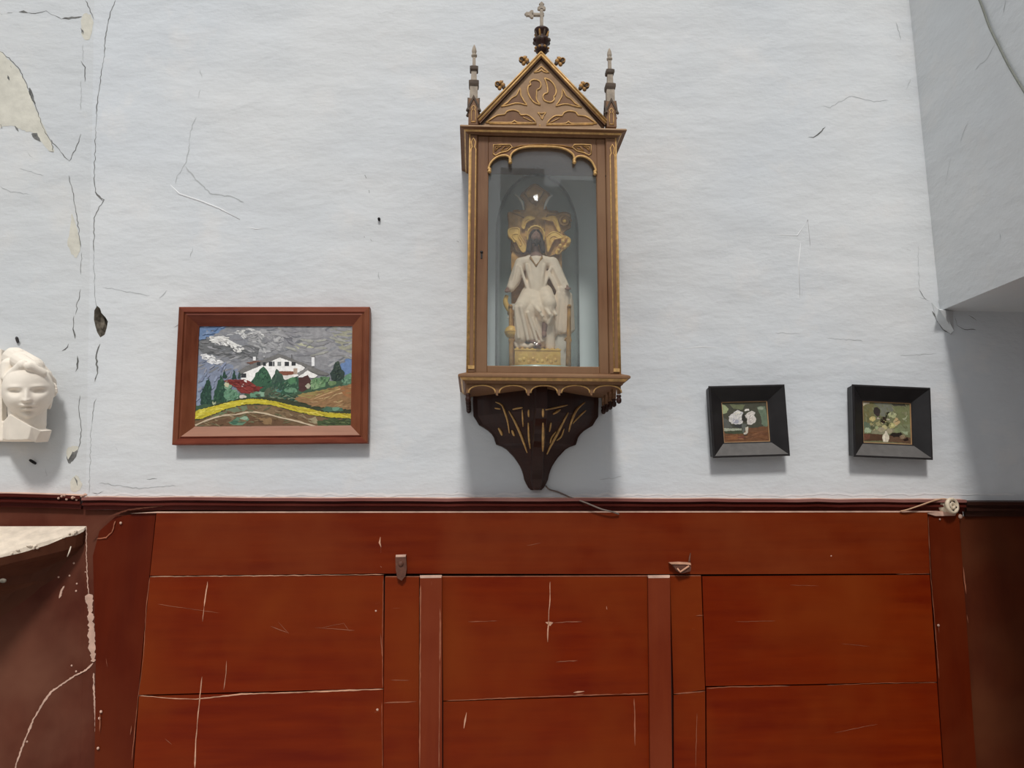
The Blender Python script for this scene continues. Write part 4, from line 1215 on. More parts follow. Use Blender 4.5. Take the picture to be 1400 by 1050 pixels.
# gilded foot block
mb = MB()
x0, x1 = S(704, 490, .100).x, S(767, 490, .100).x
za, zb_ = zs0, S(735, 477, .085).z
mb.box((x0, YS - .058, za), (x1, YS - .014, zb_), 0)
mb.box((x0 - .001, YS - .060, za), (x1 + .001, YS - .014, za + .009), 0); mb.box((x0 - .001, YS - .060, zb_ - .005), (x1 + .001, YS - .014, zb_), 0)
for k in range(9):
    t = (k + .5) / 9
    mb.sphere((x0 + (x1 - x0) * (.06 + .88 * t), YS - .056, za + .020 + .005 * math.sin(k * 2.4)), (.0062, .004, .0075), 10, 8, 0)
    mb.sphere((x0 + (x1 - x0) * t, YS - .038, zb_ + .001), (.007, .02, .0045), 10, 8, 0)
sb(mb, 'gilded_footstool', [M['gold']])
ob = MB(); oc = S(699, 454, .058)
ob.sphere(oc, .0195, 24, 16); ob.tube([oc + V((.0197 * math.cos(a), .0197 * math.sin(a), 0)) for a in [2 * math.pi * k / 24 for k in range(24)]], .0015, 6, 0, True)
orb = sb(ob, 'orb', [M['gold']])
mb = MB(); mb.caps(oc + V((.003, 0, .02)), oc + V((.005, 0, .062)), .0052, .0042, 10); sb(mb, 'orb_stem', [M['gilt_dull']], orb)
mb = MB(); z_ = S(699, 434, .06).z; mb.box((oc.x - .013, oc.y - .004, z_ - .002), (oc.x + .018, oc.y + .002, z_ + .002)); sb(mb, 'orb_cross', [M['silver']], orb)
mb = MB(); q = cr([(692, 404), (690, 412), (693, 420), (698, 427), (703, 430)], 4); n_ = len(q)
mb.tube([S(u + 1, v, .035) for u, v in q], [.0055 + .003 * math.sin(math.pi * i / n_) for i in range(n_)], 10, 0); mb.sphere(S(703, 424, .038), .008, 12, 8, 1); mb.sphere(S(701, 428, .036), .007, 12, 8, 1)
sb(mb, 'curved_armrest', [M['gold'], M['silver']], th)

# ------------------------------------------------------------------ framed pictures
def pic_root(name, u, v, y, roll, tilt, label, cat, group=None):
    o = thing(name, P(u, v, y), label, cat, group)
    o.rotation_euler = (math.radians(tilt), math.radians(roll), 0)
    return o
def frame_loft(w, h, prof, mat_h=0, mat_v=1, dusty=()):  # dusty: bottom bevels made paler, top light put into the dust colour
    mb = MB()
    rings = []
    for ins, y in prof:
        a, b = w / 2 - ins, h / 2 - ins
        rings.append([V((-a, y, -b)), V((a, y, -b)), V((a, y, b)), V((-a, y, b))])
    for i_, (r0, r1) in enumerate(zip(rings, rings[1:])):
        for k in range(4):
            l = (k + 1) % 4
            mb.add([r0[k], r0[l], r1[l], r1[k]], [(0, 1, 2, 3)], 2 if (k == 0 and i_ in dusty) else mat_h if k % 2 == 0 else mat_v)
    return mb

def paintmat():
    mt, nt, b = nmat('oil_paint')
    at = nt.nodes.new('ShaderNodeAttribute'); at.attribute_name = 'paint'
    f = noise(nt, 90, 5, .6)
    mul = nt.nodes.new('ShaderNodeMix'); mul.data_type = 'RGBA'; mul.blend_type = 'MULTIPLY'; mul.inputs[0].default_value = 1
    nt.links.new(at.outputs['Color'], mul.inputs[6])
    nt.links.new(ramp(nt, f, .3, .7, (.82, .82, .82, 1), (1.14, 1.14, 1.14, 1)), mul.inputs[7])
    nt.links.new(mul.outputs[2], b.inputs['Base Color'])
    b.inputs['Roughness'].default_value = .55; b.inputs['Specular IOR Level'].default_value = .3
    bump(nt, b, f, .5, .0008)
    return mt
M['paint'] = paintmat()
class Canvas:
    """polygons of paint laid on a picture plane; corners are in the tracing's own units"""
    def __init__(s, tl, tr, bl, w, h, y, quad=None):
        s.tl, s.tr, s.bl, s.w, s.h, s.y = V(tl), V(tr), V(bl), w, h, y
        s.mb, s.fc, s.k = MB(), [], 0
        s.br = V(quad) if quad else s.tr + s.bl - s.tl
    def pt(s, x, y):
        # inverse bilinear, iterated
        u = v = .5
        for _ in range(8):
            l = s.tl.lerp(s.bl, v); r = s.tr.lerp(s.br, v)
            u = (x - l.x) / (r.x - l.x)
            t = s.tl.lerp(s.tr, u); b = s.bl.lerp(s.br, u)
            v = (y - t.y) / (b.y - t.y)
        u = min(1, max(0, u)); v = min(1, max(0, v))
        return ((u - .5) * s.w, (.5 - v) * s.h)
    def dabs(s, region, n, ln, w, ang, cols, spread=.35):
        """n short brush strokes inside region"""
        xs = [p[0] for p in region]; ys = [p[1] for p in region]
        def inside(x, y):
            r = False; k = len(region)
            for i in range(k):
                (x0, y0), (x1, y1) = region[i], region[(i + 1) % k]
                if (y0 > y) != (y1 > y) and x < (x1 - x0) * (y - y0) / (y1 - y0) + x0: r = not r
            return r
        done = 0
        for _ in range(n * 12):
            if done >= n: break
            x, y = random.uniform(min(xs), max(xs)), random.uniform(min(ys), max(ys))
            if not inside(x, y): continue
            done += 1
            a = math.radians(ang) + random.uniform(-spread, spread)
            l = ln * random.uniform(.5, 1.3) / 2; h = w * random.uniform(.5, 1.3) / 2
            dx, dy = math.cos(a), math.sin(a)
            c = random.choice(cols); j = random.uniform(-12, 12)
            s.poly([(x - dx * l, y - dy * l), (x - dx * l * .5 - dy * h, y - dy * l * .5 + dx * h), (x + dx * l * .6 - dy * h * .8, y + dy * l * .6 + dx * h * .8), (x + dx * l, y + dy * l), (x + dx * l * .5 + dy * h, y + dy * l * .5 - dx * h), (x - dx * l * .6 + dy * h * .8, y - dy * l * .6 - dx * h * .8)],
                   tuple(max(0, min(255, q + j)) for q in c))
    def finish(s, parent):
        o = s.mb.build('canvas', M['paint'], parent, fix=False)
        at = o.data.color_attributes.new('paint', 'FLOAT_COLOR', 'CORNER')
        for p, c in zip(o.data.polygons, s.fc):
            g = .3 * c[0] + .59 * c[1] + .11 * c[2]
            cc = rgb(*[q + (g - q) * .22 for q in c], K * .97)
            for li in p.loop_indices: at.data[li].color = cc
        return o
    def poly(s, pts, c, jag=0, n=0):
        if n: pts = cr(pts, n, True)
        if jag:
            q = []
            for a, b in zip(pts, pts[1:] + pts[:1]):
                L = math.hypot(b[0] - a[0], b[1] - a[1]); k = max(1, int(L / (jag * 3)))
                for i in range(k):
                    t = i / k
                    q.append((a[0] + (b[0] - a[0]) * t + random.uniform(-jag, jag), a[1] + (b[1] - a[1]) * t + random.uniform(-jag, jag)))
            pts = q
        s.k += 1
        y = s.y - .000004 * s.k
        n0 = len(s.mb.f)
        s.mb.poly([V((a, y, b)) for a, b in (s.pt(*p) for p in pts)], 0)
        s.fc += [c] * (len(s.mb.f) - n0)
    def rect(s, x0, y0, x1, y1, c): s.poly([(x0, y0), (x1, y0), (x1, y1), (x0, y1)], c)
    def blob(s, x, y, rx, ry, c, n=10, jag=.25):
        s.poly([(x + rx * math.cos(a) * random.uniform(1 - jag, 1 + jag), y + ry * math.sin(a) * random.uniform(1 - jag, 1 + jag)) for a in [2 * math.pi * k / n for k in range(n)]], c)
    def stroke(s, pts, w, c):
        q = cr(pts, 4)
        L, R = [], []
        for i, p in enumerate(q):
            a, b = q[max(0, i - 1)], q[min(len(q) - 1, i + 1)]
            dx, dy = b[0] - a[0], b[1] - a[1]; l = math.hypot(dx, dy) or 1
            ww = w * random.uniform(.6, 1.2) / 2
            L.append((p[0] - dy / l * ww, p[1] + dx / l * ww)); R.append((p[0] + dy / l * ww, p[1] - dx / l * ww))
        s.poly(L + R[::-1], c)

# landscape
YP = -.034
pw = (P(509, 421, YP) - P(250, 420, YP)).length * 1.004
ph = (P(246, 421, YP) - P(241, 609, YP)).length
land = pic_root('framed_painting', 377, 514.5, -.0015, -.85, 0.6, 'landscape painting of white house on a hill in a red-brown wooden frame', 'painting')
dp_ = .036
prof = [(.004, 0), (.0, -.004), (.0, -dp_), (.003, -dp_ - .002), (.016, -dp_ - .002), (.0185, -dp_ + .003), (.021, -dp_ + .003), (.022, -dp_ + .001), (.025, -dp_), (.052, -.016), (.0565, -.014), (.0565, -.008)]
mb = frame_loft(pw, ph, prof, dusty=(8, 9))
mb.build('frame', [M['frame_red'], M['frame_redv'], M['frame_lit_dust']], land)
cw_, ch_ = pw - 2 * .0555, ph - 2 * .0555
mb = MB(); mb.box((-pw / 2 + .03, -.0095, -ph / 2 + .03), (pw / 2 - .03, -.002, ph / 2 - .03)); mb.build('backing_board', [M['backing']], land)
C = Canvas((72, 60), (1287, 65), (32, 848), cw_, ch_, -.0102, (1272, 855))
C.rect(-50, 0, 1400, 1000, (128, 130, 137))
C.poly([(60, 55), (300, 60), (220, 110), (120, 160), (60, 190)], (98, 128, 172), 6)
C.poly([(55, 290), (200, 330), (330, 370), (400, 440), (380, 540), (50, 720)], (122, 132, 156), 8)
C.poly([(55, 430), (140, 470), (120, 640), (45, 720)], (128, 144, 172), 6)
C.poly([(640, 60), (1290, 60), (1290, 330), (1000, 330), (800, 250)], (146, 145, 148), 8)
C.poly([(1100, 90), (1290, 100), (1290, 300), (1180, 260)], (152, 150, 128), 14)
C.poly([(400, 250), (700, 120), (900, 300), (1100, 320), (1120, 440), (640, 300), (400, 400)], (134, 134, 138), 10)
C.poly([(450, 130), (560, 90), (690, 105), (745, 165), (720, 235), (600, 270), (500, 250), (460, 190)], (160, 160, 162), 10)
C.poly([(66, 175), (160, 145), (250, 190), (400, 230), (470, 260), (560, 200), (520, 310), (420, 330), (240, 300), (100, 270), (66, 250)], (104, 106, 108), 8)
C.poly([(500, 120), (600, 150), (620, 230), (560, 250), (520, 180)], (124, 126, 130), 8)
C.poly([(730, 152), (780, 140), (806, 160), (812, 222), (780, 210), (762, 180)], (106, 106, 112), 5)
C.poly([(150, 150), (220, 135), (280, 145), (330, 180), (390, 215), (440, 240), (400, 262), (370, 278), (330, 240), (280, 210), (200, 206), (170, 186)], (214, 214, 210), 6)
C.poly([(200, 160), (270, 160), (330, 205), (280, 215)], (186, 184, 180), 5)
C.poly([(270, 140), (330, 110), (420, 84), (400, 110), (340, 130)], (178, 180, 182), 4)
C.poly([(85, 285), (120, 272), (160, 290), (210, 318), (270, 354), (215, 352), (165, 364), (120, 330), (92, 318)], (212, 212, 212), 5)
C.poly([(372, 104), (410, 82), (470, 78), (540, 96), (600, 140), (570, 150), (500, 118), (440, 112), (452, 140), (420, 168), (392, 140)], (200, 200, 198), 5)
C.poly([(420, 100), (480, 95), (450, 120)], (140, 140, 142), 3)
C.poly([(812, 206), (880, 198), (940, 222), (1040, 246), (960, 240), (880, 226), (850, 250)], (178, 178, 146), 5)
C.stroke([(890, 210), (960, 222), (1030, 246)], 10, (128, 130, 118))
C.poly([(1185, 375), (1230, 330), (1290, 300), (1290, 440), (1210, 460)], (96, 128, 180), 6)
C.dabs([(60, 60), (1290, 60), (1290, 420), (60, 420)], 150, 90, 16, -8, [(130, 130, 136), (140, 140, 144), (120, 122, 128), (150, 150, 152)], .5)
C.dabs([(640, 70), (1290, 70), (1290, 330), (800, 280)], 50, 110, 18, 6, [(146, 145, 148), (138, 137, 142), (150, 150, 140)], .4)
C.dabs([(450, 110), (740, 110), (740, 260), (480, 280)], 50, 60, 16, 20, [(150, 150, 152), (166, 166, 166), (136, 136, 140)], .8)
C.dabs([(66, 180), (400, 220), (540, 220), (500, 320), (240, 300), (66, 240)], 40, 70, 14, 14, [(96, 98, 100), (112, 112, 114), (122, 122, 124)], .5)
C.dabs([(150, 145), (280, 145), (440, 235), (370, 275), (280, 212), (180, 195)], 40, 36, 13, 25, [(222, 221, 216), (208, 206, 202), (196, 195, 192)], .7)
C.dabs([(88, 285), (160, 290), (270, 354), (160, 360)], 22, 32, 12, 25, [(220, 220, 218), (204, 204, 206)], .7)
C.dabs([(372, 100), (470, 80), (600, 140), (500, 115), (420, 160)], 24, 34, 12, 10, [(208, 208, 204), (188, 188, 188), (172, 172, 174)], .8)
C.dabs([(60, 320), (320, 380), (380, 520), (50, 680)], 36, 50, 16, -50, [(120, 130, 158), (128, 140, 166), (132, 136, 150)], .5)
C.dabs([(70, 62), (280, 62), (120, 150), (66, 180)], 16, 60, 16, -20, [(96, 126, 170), (110, 134, 172)], .4)
# hillside behind
C.poly([(40, 690), (180, 640), (420, 600), (700, 560), (1000, 520), (1280, 480), (1280, 560), (1280, 800), (40, 800)], (58, 88, 62), 6)
# house
C.poly([(378, 418), (440, 380), (690, 284), (720, 290), (900, 362), (1100, 448), (1075, 462), (880, 384), (712, 316), (440, 432), (395, 440)], (112, 110, 108), 3)
C.poly([(400, 440), (520, 392), (706, 314), (876, 376), (905, 396), (850, 460), (800, 480), (620, 500), (400, 500)], (232, 230, 226), 2)
C.poly([(840, 440), (925, 392), (960, 400), (860, 460)], (126, 124, 122), 2)
C.poly([(848, 470), (925, 418), (1006, 456), (985, 478)], (228, 226, 222), 2)
C.poly([(925, 398), (1000, 428), (1060, 458), (1010, 452), (935, 418)], (110, 108, 104), 2)
for r in [(524, 348, 553, 376), (572, 350, 596, 379), (618, 345, 664, 382), (688, 348, 716, 380), (744, 348, 779, 382), (799, 350, 832, 379), (400, 436, 440, 470)]:
    C.rect(*r, (50, 52, 56))
C.rect(648, 345, 653, 382, (190, 190, 190)); C.rect(690, 350, 714, 378, (126, 132, 130))
for r in [(494, 306, 516, 336), (958, 312, 982, 384)]: C.rect(*r, (226, 226, 226))
C.rect(956, 302, 986, 314, (120, 116, 112)); C.rect(797, 290, 804, 322, (90, 90, 92)); C.rect(574, 296, 590, 312, (170, 170, 172))
C.poly([(430, 352), (520, 338), (560, 340), (480, 362)], (120, 76, 62), 2)
C.poly([(690, 420), (838, 424), (836, 446), (740, 458), (700, 440)], (134, 72, 52), 2)
C.rect(700, 455, 820, 490, (210, 206, 200)); C.rect(815, 400, 845, 446, (176, 150, 130))
C.poly([(262, 492), (300, 484), (430, 484), (520, 520), (575, 548), (540, 575), (470, 598), (400, 590), (360, 545), (300, 520)], (136, 42, 36), 3)
C.poly([(380, 490), (440, 492), (460, 512), (400, 508)], (120, 40, 38), 3)
C.poly([(398, 546), (402, 524), (418, 518), (430, 540), (420, 536)], (220, 214, 206), 1); C.poly([(420, 488), (440, 490), (446, 508), (428, 504)], (222, 216, 208), 1)
C.poly([(850, 482), (930, 458), (952, 500), (945, 560), (880, 588), (850, 570)], (78, 44, 42), 5)
# trees
dk, md, lt = (34, 68, 54), (48, 92, 64), (92, 142, 108)
C.poly([(78, 668), (84, 590), (112, 520), (145, 468), (164, 540), (168, 676)], dk, 5)
C.poly([(178, 655), (190, 570), (220, 490), (248, 440), (270, 540), (280, 664)], (36, 76, 56), 6)
C.poly([(250, 470), (265, 408), (292, 470)], dk, 4); C.poly([(326, 476), (344, 400), (362, 476)], dk, 4); C.poly([(372, 470), (385, 420), (398, 440), (392, 474)], (50, 72, 66), 3)
C.poly([(480, 505), (520, 440), (545, 400), (575, 378), (600, 410), (640, 470), (650, 520), (560, 550), (500, 530)], md, 7)
C.poly([(620, 560), (650, 470), (682, 402), (722, 452), (760, 520), (760, 580)], (52, 82, 66), 7)
C.poly([(540, 560), (640, 520), (740, 500), (850, 462), (856, 560), (800, 600), (680, 630), (580, 640)], (44, 84, 60), 8)
C.poly([(560, 620), (600, 560), (680, 540), (720, 600), (660, 650)], (78, 88, 66), 6)
for x, y, rx, ry, c in [(320, 600, 58, 50, lt), (300, 540, 30, 22, (110, 152, 118)), (510, 605, 46, 36, lt), (560, 600, 26, 20, (120, 160, 130)), (790, 570, 60, 24, (90, 140, 104)), (800, 500, 40, 30, (72, 128, 82)), (700, 575, 24, 14, (70, 120, 110)), (580, 450, 30, 30, (60, 110, 76)),
                        (1010, 520, 60, 40, (98, 142, 92)), (980, 540, 34, 26, (120, 158, 106)), (1060, 490, 40, 30, (84, 124, 82)), (1120, 520, 34, 22, (96, 128, 78)), (640, 630, 30, 14, (120, 140, 120)), (760, 640, 60, 22, (52, 92, 76)), (930, 540, 22, 18, (170, 166, 140)), (410, 620, 30, 20, (206, 190, 176)), (186, 664, 16, 14, (160, 170, 130)), (290, 520, 20, 22, (180, 176, 140))]:
    C.blob(x, y, rx, ry, c)
C.poly([(1108, 445), (1140, 375), (1166, 342), (1190, 390), (1222, 440), (1216, 500), (1150, 512), (1120, 490)], (46, 64, 56), 6)
C.poly([(1196, 505), (1240, 455), (1285, 440), (1285, 535), (1210, 540)], (86, 134, 104), 6)
for reg, cols in [([(80, 660), (145, 480), (166, 670)], [(30, 60, 50), (44, 84, 64)]), ([(182, 650), (248, 450), (278, 655)], [(32, 66, 52), (50, 90, 64)]), ([(490, 500), (575, 385), (645, 510)], [(40, 80, 56), (60, 108, 74), (34, 66, 52)]), ([(625, 560), (682, 410), (755, 570)], [(44, 72, 60), (66, 96, 74)]),
                  ([(540, 560), (850, 470), (850, 590), (600, 640)], [(40, 76, 56), (70, 112, 84), (54, 96, 66), (98, 140, 108), (84, 92, 66)]), ([(270, 560), (390, 570), (380, 650), (280, 650)], [(86, 132, 100), (112, 156, 122), (70, 116, 86)]),
                  ([(955, 500), (1090, 460), (1100, 510), (960, 570)], [(92, 132, 84), (126, 160, 112), (70, 104, 70)]), ([(1112, 490), (1166, 350), (1216, 495)], [(44, 60, 54), (62, 80, 64)]), ([(1190, 510), (1285, 450), (1285, 540)], [(80, 124, 96), (104, 148, 116)])]:
    C.dabs(reg, 34, 26, 11, -60, cols, .9)
C.dabs([(265, 495), (430, 490), (560, 550), (470, 590), (390, 570)], 22, 50, 10, 22, [(146, 50, 42), (122, 36, 34), (112, 44, 40)], .3)
C.dabs([(470, 600), (860, 590), (940, 680), (560, 625)], 40, 44, 10, 5, [(50, 84, 66), (84, 118, 90), (110, 120, 90), (60, 70, 50)], .6)
# ground
C.poly([(820, 640), (900, 600), (1040, 575), (1180, 545), (1290, 525), (1290, 730), (1100, 720), (940, 690), (860, 660)], (146, 104, 62), 5)
C.poly([(840, 610), (1000, 580), (1180, 550), (1100, 580), (940, 640)], (150, 128, 66), 6)
C.stroke([(980, 640), (1060, 610), (1120, 590), (1200, 560)], 10, (190, 150, 96)); C.stroke([(1060, 640), (1150, 610), (1210, 596)], 8, (196, 160, 110))
C.poly([(1180, 560), (1285, 535), (1285, 640), (1220, 620)], (158, 100, 54), 6)
C.poly([(30, 730), (180, 680), (400, 630), (560, 622), (800, 650), (940, 690), (1030, 710), (1280, 735), (1280, 860), (30, 860)], (54, 62, 38), 4)
C.poly([(1030, 718), (1100, 702), (1200, 712), (1210, 744), (1060, 740)], (64, 102, 78), 6); C.blob(1150, 722, 34, 16, (96, 140, 112))
C.poly([(34, 786), (46, 722), (120, 704), (220, 680), (330, 652), (470, 636), (570, 640), (680, 660), (800, 690), (960, 726), (1100, 752), (1272, 762), (1272, 796), (1090, 786), (950, 764), (800, 730), (640, 684), (540, 676), (420, 680), (300, 706), (180, 752), (90, 786)], (192, 172, 18), 3)
C.stroke([(60, 750), (220, 700), (420, 655), (600, 660)], 14, (206, 190, 40)); C.stroke([(700, 680), (860, 722), (1060, 764)], 12, (176, 150, 20))
C.poly([(30, 800), (100, 790), (300, 712), (430, 686), (560, 684), (660, 694), (800, 736), (960, 772), (1100, 796), (1280, 806), (1280, 870), (30, 870)], (112, 84, 54), 3)
C.poly([(470, 700), (600, 690), (760, 740), (900, 790), (700, 760), (560, 740)], (124, 98, 66), 5)
C.poly([(280, 715), (440, 690), (460, 720), (360, 742), (270, 735)], (104, 118, 86), 6); C.poly([(150, 780), (240, 735), (300, 735), (240, 770)], (98, 112, 76), 5)
C.poly([(90, 840), (260, 790), (480, 770), (700, 800), (820, 852), (90, 856)], (104, 72, 46), 5)
C.poly([(298, 806), (350, 776), (440, 762), (462, 796), (410, 836), (350, 842)], (88, 128, 98), 8); C.blob(420, 785, 30, 16, (140, 170, 140)); C.blob(350, 815, 30, 16, (56, 100, 76))
C.stroke([(40, 836), (120, 802), (240, 766), (360, 756), (470, 738), (580, 750), (700, 780), (820, 808), (920, 836), (990, 858)], 15, (188, 166, 132))
C.poly([(520, 780), (640, 790), (640, 840), (580, 830)], (140, 106, 66), 5); C.poly([(920, 800), (990, 772), (1010, 830), (940, 830)], (150, 136, 100), 6)
C.poly([(1000, 812), (1120, 800), (1280, 806), (1280, 860), (1010, 856)], (64, 82, 44), 6); C.stroke([(1050, 835), (1180, 825), (1270, 838)], 9, (96, 112, 62))
C.dabs([(830, 640), (1040, 580), (1285, 530), (1285, 720), (950, 690)], 60, 70, 9, -14, [(150, 108, 64), (132, 94, 56), (172, 134, 84), (140, 110, 60)], .3)
C.dabs([(45, 780), (50, 725), (330, 655), (560, 645), (420, 675), (180, 748)], 40, 50, 9, -14, [(200, 182, 30), (176, 160, 20), (212, 198, 60)], .3)
C.dabs([(560, 640), (800, 695), (1270, 765), (1270, 790), (950, 760), (640, 682)], 50, 60, 8, 12, [(196, 176, 24), (172, 148, 18), (208, 190, 50)], .25)
C.dabs([(60, 850), (300, 720), (560, 690), (960, 780), (1000, 850)], 70, 60, 10, 8, [(116, 88, 56), (98, 74, 48), (132, 106, 72), (104, 104, 70), (140, 120, 84)], .6)
C.dabs([(1010, 850), (1100, 805), (1275, 810), (1275, 850)], 24, 50, 9, 4, [(66, 84, 46), (88, 104, 58), (54, 68, 40)], .4)
C.stroke([(40, 838), (120, 803), (240, 768), (360, 757), (470, 740), (580, 752), (700, 782), (820, 810), (920, 838), (985, 858)], 9, (194, 172, 140))
C.finish(land)

# two small black-framed flower pictures
def small_pic(u, v, tl, tr_, br, bl, roll, label, fill, zoom0, quad):
    yp = -.045
    w = ((P(*tr_, yp) - P(*tl, yp)).length + (P(*br, yp) - P(*bl, yp)).length) / 2
    h = ((P(*tl, yp) - P(*bl, yp)).length + (P(*tr_, yp) - P(*br, yp)).length) / 2
    r = pic_root('framed_picture', u, v, -.0015, roll, 1.0, label, 'picture', 'small black-framed flower pictures')
    d = .046
    prof = [(.006, 0), (.003, -d + .012), (.0, -d + .003), (.002, -d), (.006, -d), (.044, -.016), (.048, -.015), (.048, -.006)]
    mb = frame_loft(w, h, prof, dusty=(4,)); mb.build('frame', [M['frame_black'], M['frame_black'], M['black_lit_dust']], r)
    a, b = w / 2 - .0475, h / 2 - .0475
    mb = MB(); mb.box((-w / 2 + .02, -.009, -h / 2 + .02), (w / 2 - .02, -.002, h / 2 - .02)); mb.build('backing_board', [M['backing']], r)
    mb = frame_loft(2 * a, 2 * b, [(0, -.007), (.0, -.0125), (.0028, -.0125), (.0030, -.007)]); mb.build('slip', [M['slip'], M['slip']], r)
    c = Canvas(quad[0], quad[1], quad[3], 2 * a - .0056, 2 * b - .0056, -.0094, quad[2])
    fill(c); c.finish(r)
    return r
def white_flowers(c):
    c.rect(0, 0, 1300, 1100, (72, 72, 58))
    c.poly([(250, 180), (560, 190), (500, 280), (330, 260)], (104, 110, 76), 10); c.poly([(90, 180), (150, 200), (225, 265), (190, 345), (110, 370), (80, 340)], (148, 160, 112), 8)
    c.poly([(800, 240), (860, 205), (960, 220), (1020, 420), (1050, 640), (960, 610), (900, 560), (890, 420), (840, 310)], (98, 116, 92), 10); c.blob(880, 250, 60, 28, (140, 148, 126))
    c.poly([(110, 420), (250, 540), (300, 640), (140, 650)], (88, 90, 84), 8)
    c.poly([(120, 720), (480, 690), (700, 640), (1080, 600), (1080, 930), (120, 950)], (112, 70, 42), 10)
    c.poly([(160, 820), (400, 780), (540, 840), (320, 880), (160, 870)], (140, 84, 46), 8); c.poly([(400, 830), (560, 800), (520, 880)], (116, 60, 48), 5); c.poly([(700, 720), (1000, 690), (1040, 840), (760, 840)], (122, 74, 44), 10)
    c.poly([(140, 720), (500, 690), (540, 760), (330, 770), (150, 760)], (64, 72, 50), 6)
    c.poly([(130, 650), (250, 660), (490, 655), (500, 690), (300, 705), (135, 715)], (156, 162, 140), 5)
    c.poly([(300, 590), (480, 560), (520, 620), (460, 650), (330, 620)], (56, 58, 58), 6); c.poly([(500, 560), (600, 560), (590, 640), (540, 760), (510, 720)], (92, 96, 88), 6)
    c.poly([(232, 430), (290, 370), (400, 288), (470, 310), (520, 330), (490, 420), (500, 480), (522, 535), (470, 570), (380, 582), (290, 562), (245, 520)], (196, 192, 188), 9)
    c.poly([(310, 500), (400, 470), (450, 520), (400, 570), (330, 555)], (158, 158, 172), 8); c.poly([(330, 380), (420, 320), (480, 350), (420, 400)], (206, 202, 184), 7); c.poly([(250, 420), (310, 400), (300, 460), (255, 480)], (216, 212, 208), 6); c.poly([(440, 540), (500, 505), (515, 545), (465, 565)], (220, 216, 210), 4)
    c.poly([(545, 300), (580, 262), (640, 262), (642, 298), (560, 316)], (206, 200, 192), 5)
    c.poly([(545, 400), (600, 350), (690, 305), (772, 330), (745, 390), (770, 430), (798, 470), (760, 540), (690, 580), (610, 570), (600, 520), (605, 450)], (200, 192, 184), 8)
    c.poly([(620, 470), (700, 440), (760, 480), (700, 540), (640, 530)], (182, 172, 166), 8); c.poly([(560, 400), (640, 370), (640, 440), (590, 440)], (214, 206, 198), 5)
    c.dabs([(240, 430), (400, 300), (520, 340), (510, 530), (380, 575)], 30, 60, 22, -35, [(204, 200, 194), (186, 184, 182), (170, 170, 176), (214, 210, 202)], .6)
    c.dabs([(560, 400), (690, 315), (780, 470), (690, 570)], 26, 60, 22, -35, [(206, 198, 190), (188, 178, 172), (214, 206, 198)], .6)
    c.dabs([(100, 190), (1000, 200), (1030, 600), (140, 620)], 1, 10, 10, 0, [(80, 80, 64)])
    c.dabs([(150, 770), (1040, 680), (1050, 890), (150, 910)], 40, 120, 18, -4, [(120, 74, 42), (104, 62, 40), (134, 84, 48)], .2)
    c.poly([(495, 400), (545, 350), (560, 420), (600, 500), (560, 530), (500, 490)], (52, 50, 46), 6)
    c.poly([(570, 640), (632, 612), (628, 735), (590, 770), (545, 780), (530, 755), (575, 730)], (190, 180, 160), 5)
    c.poly([(530, 775), (630, 770), (600, 790), (540, 795)], (60, 40, 30), 3)
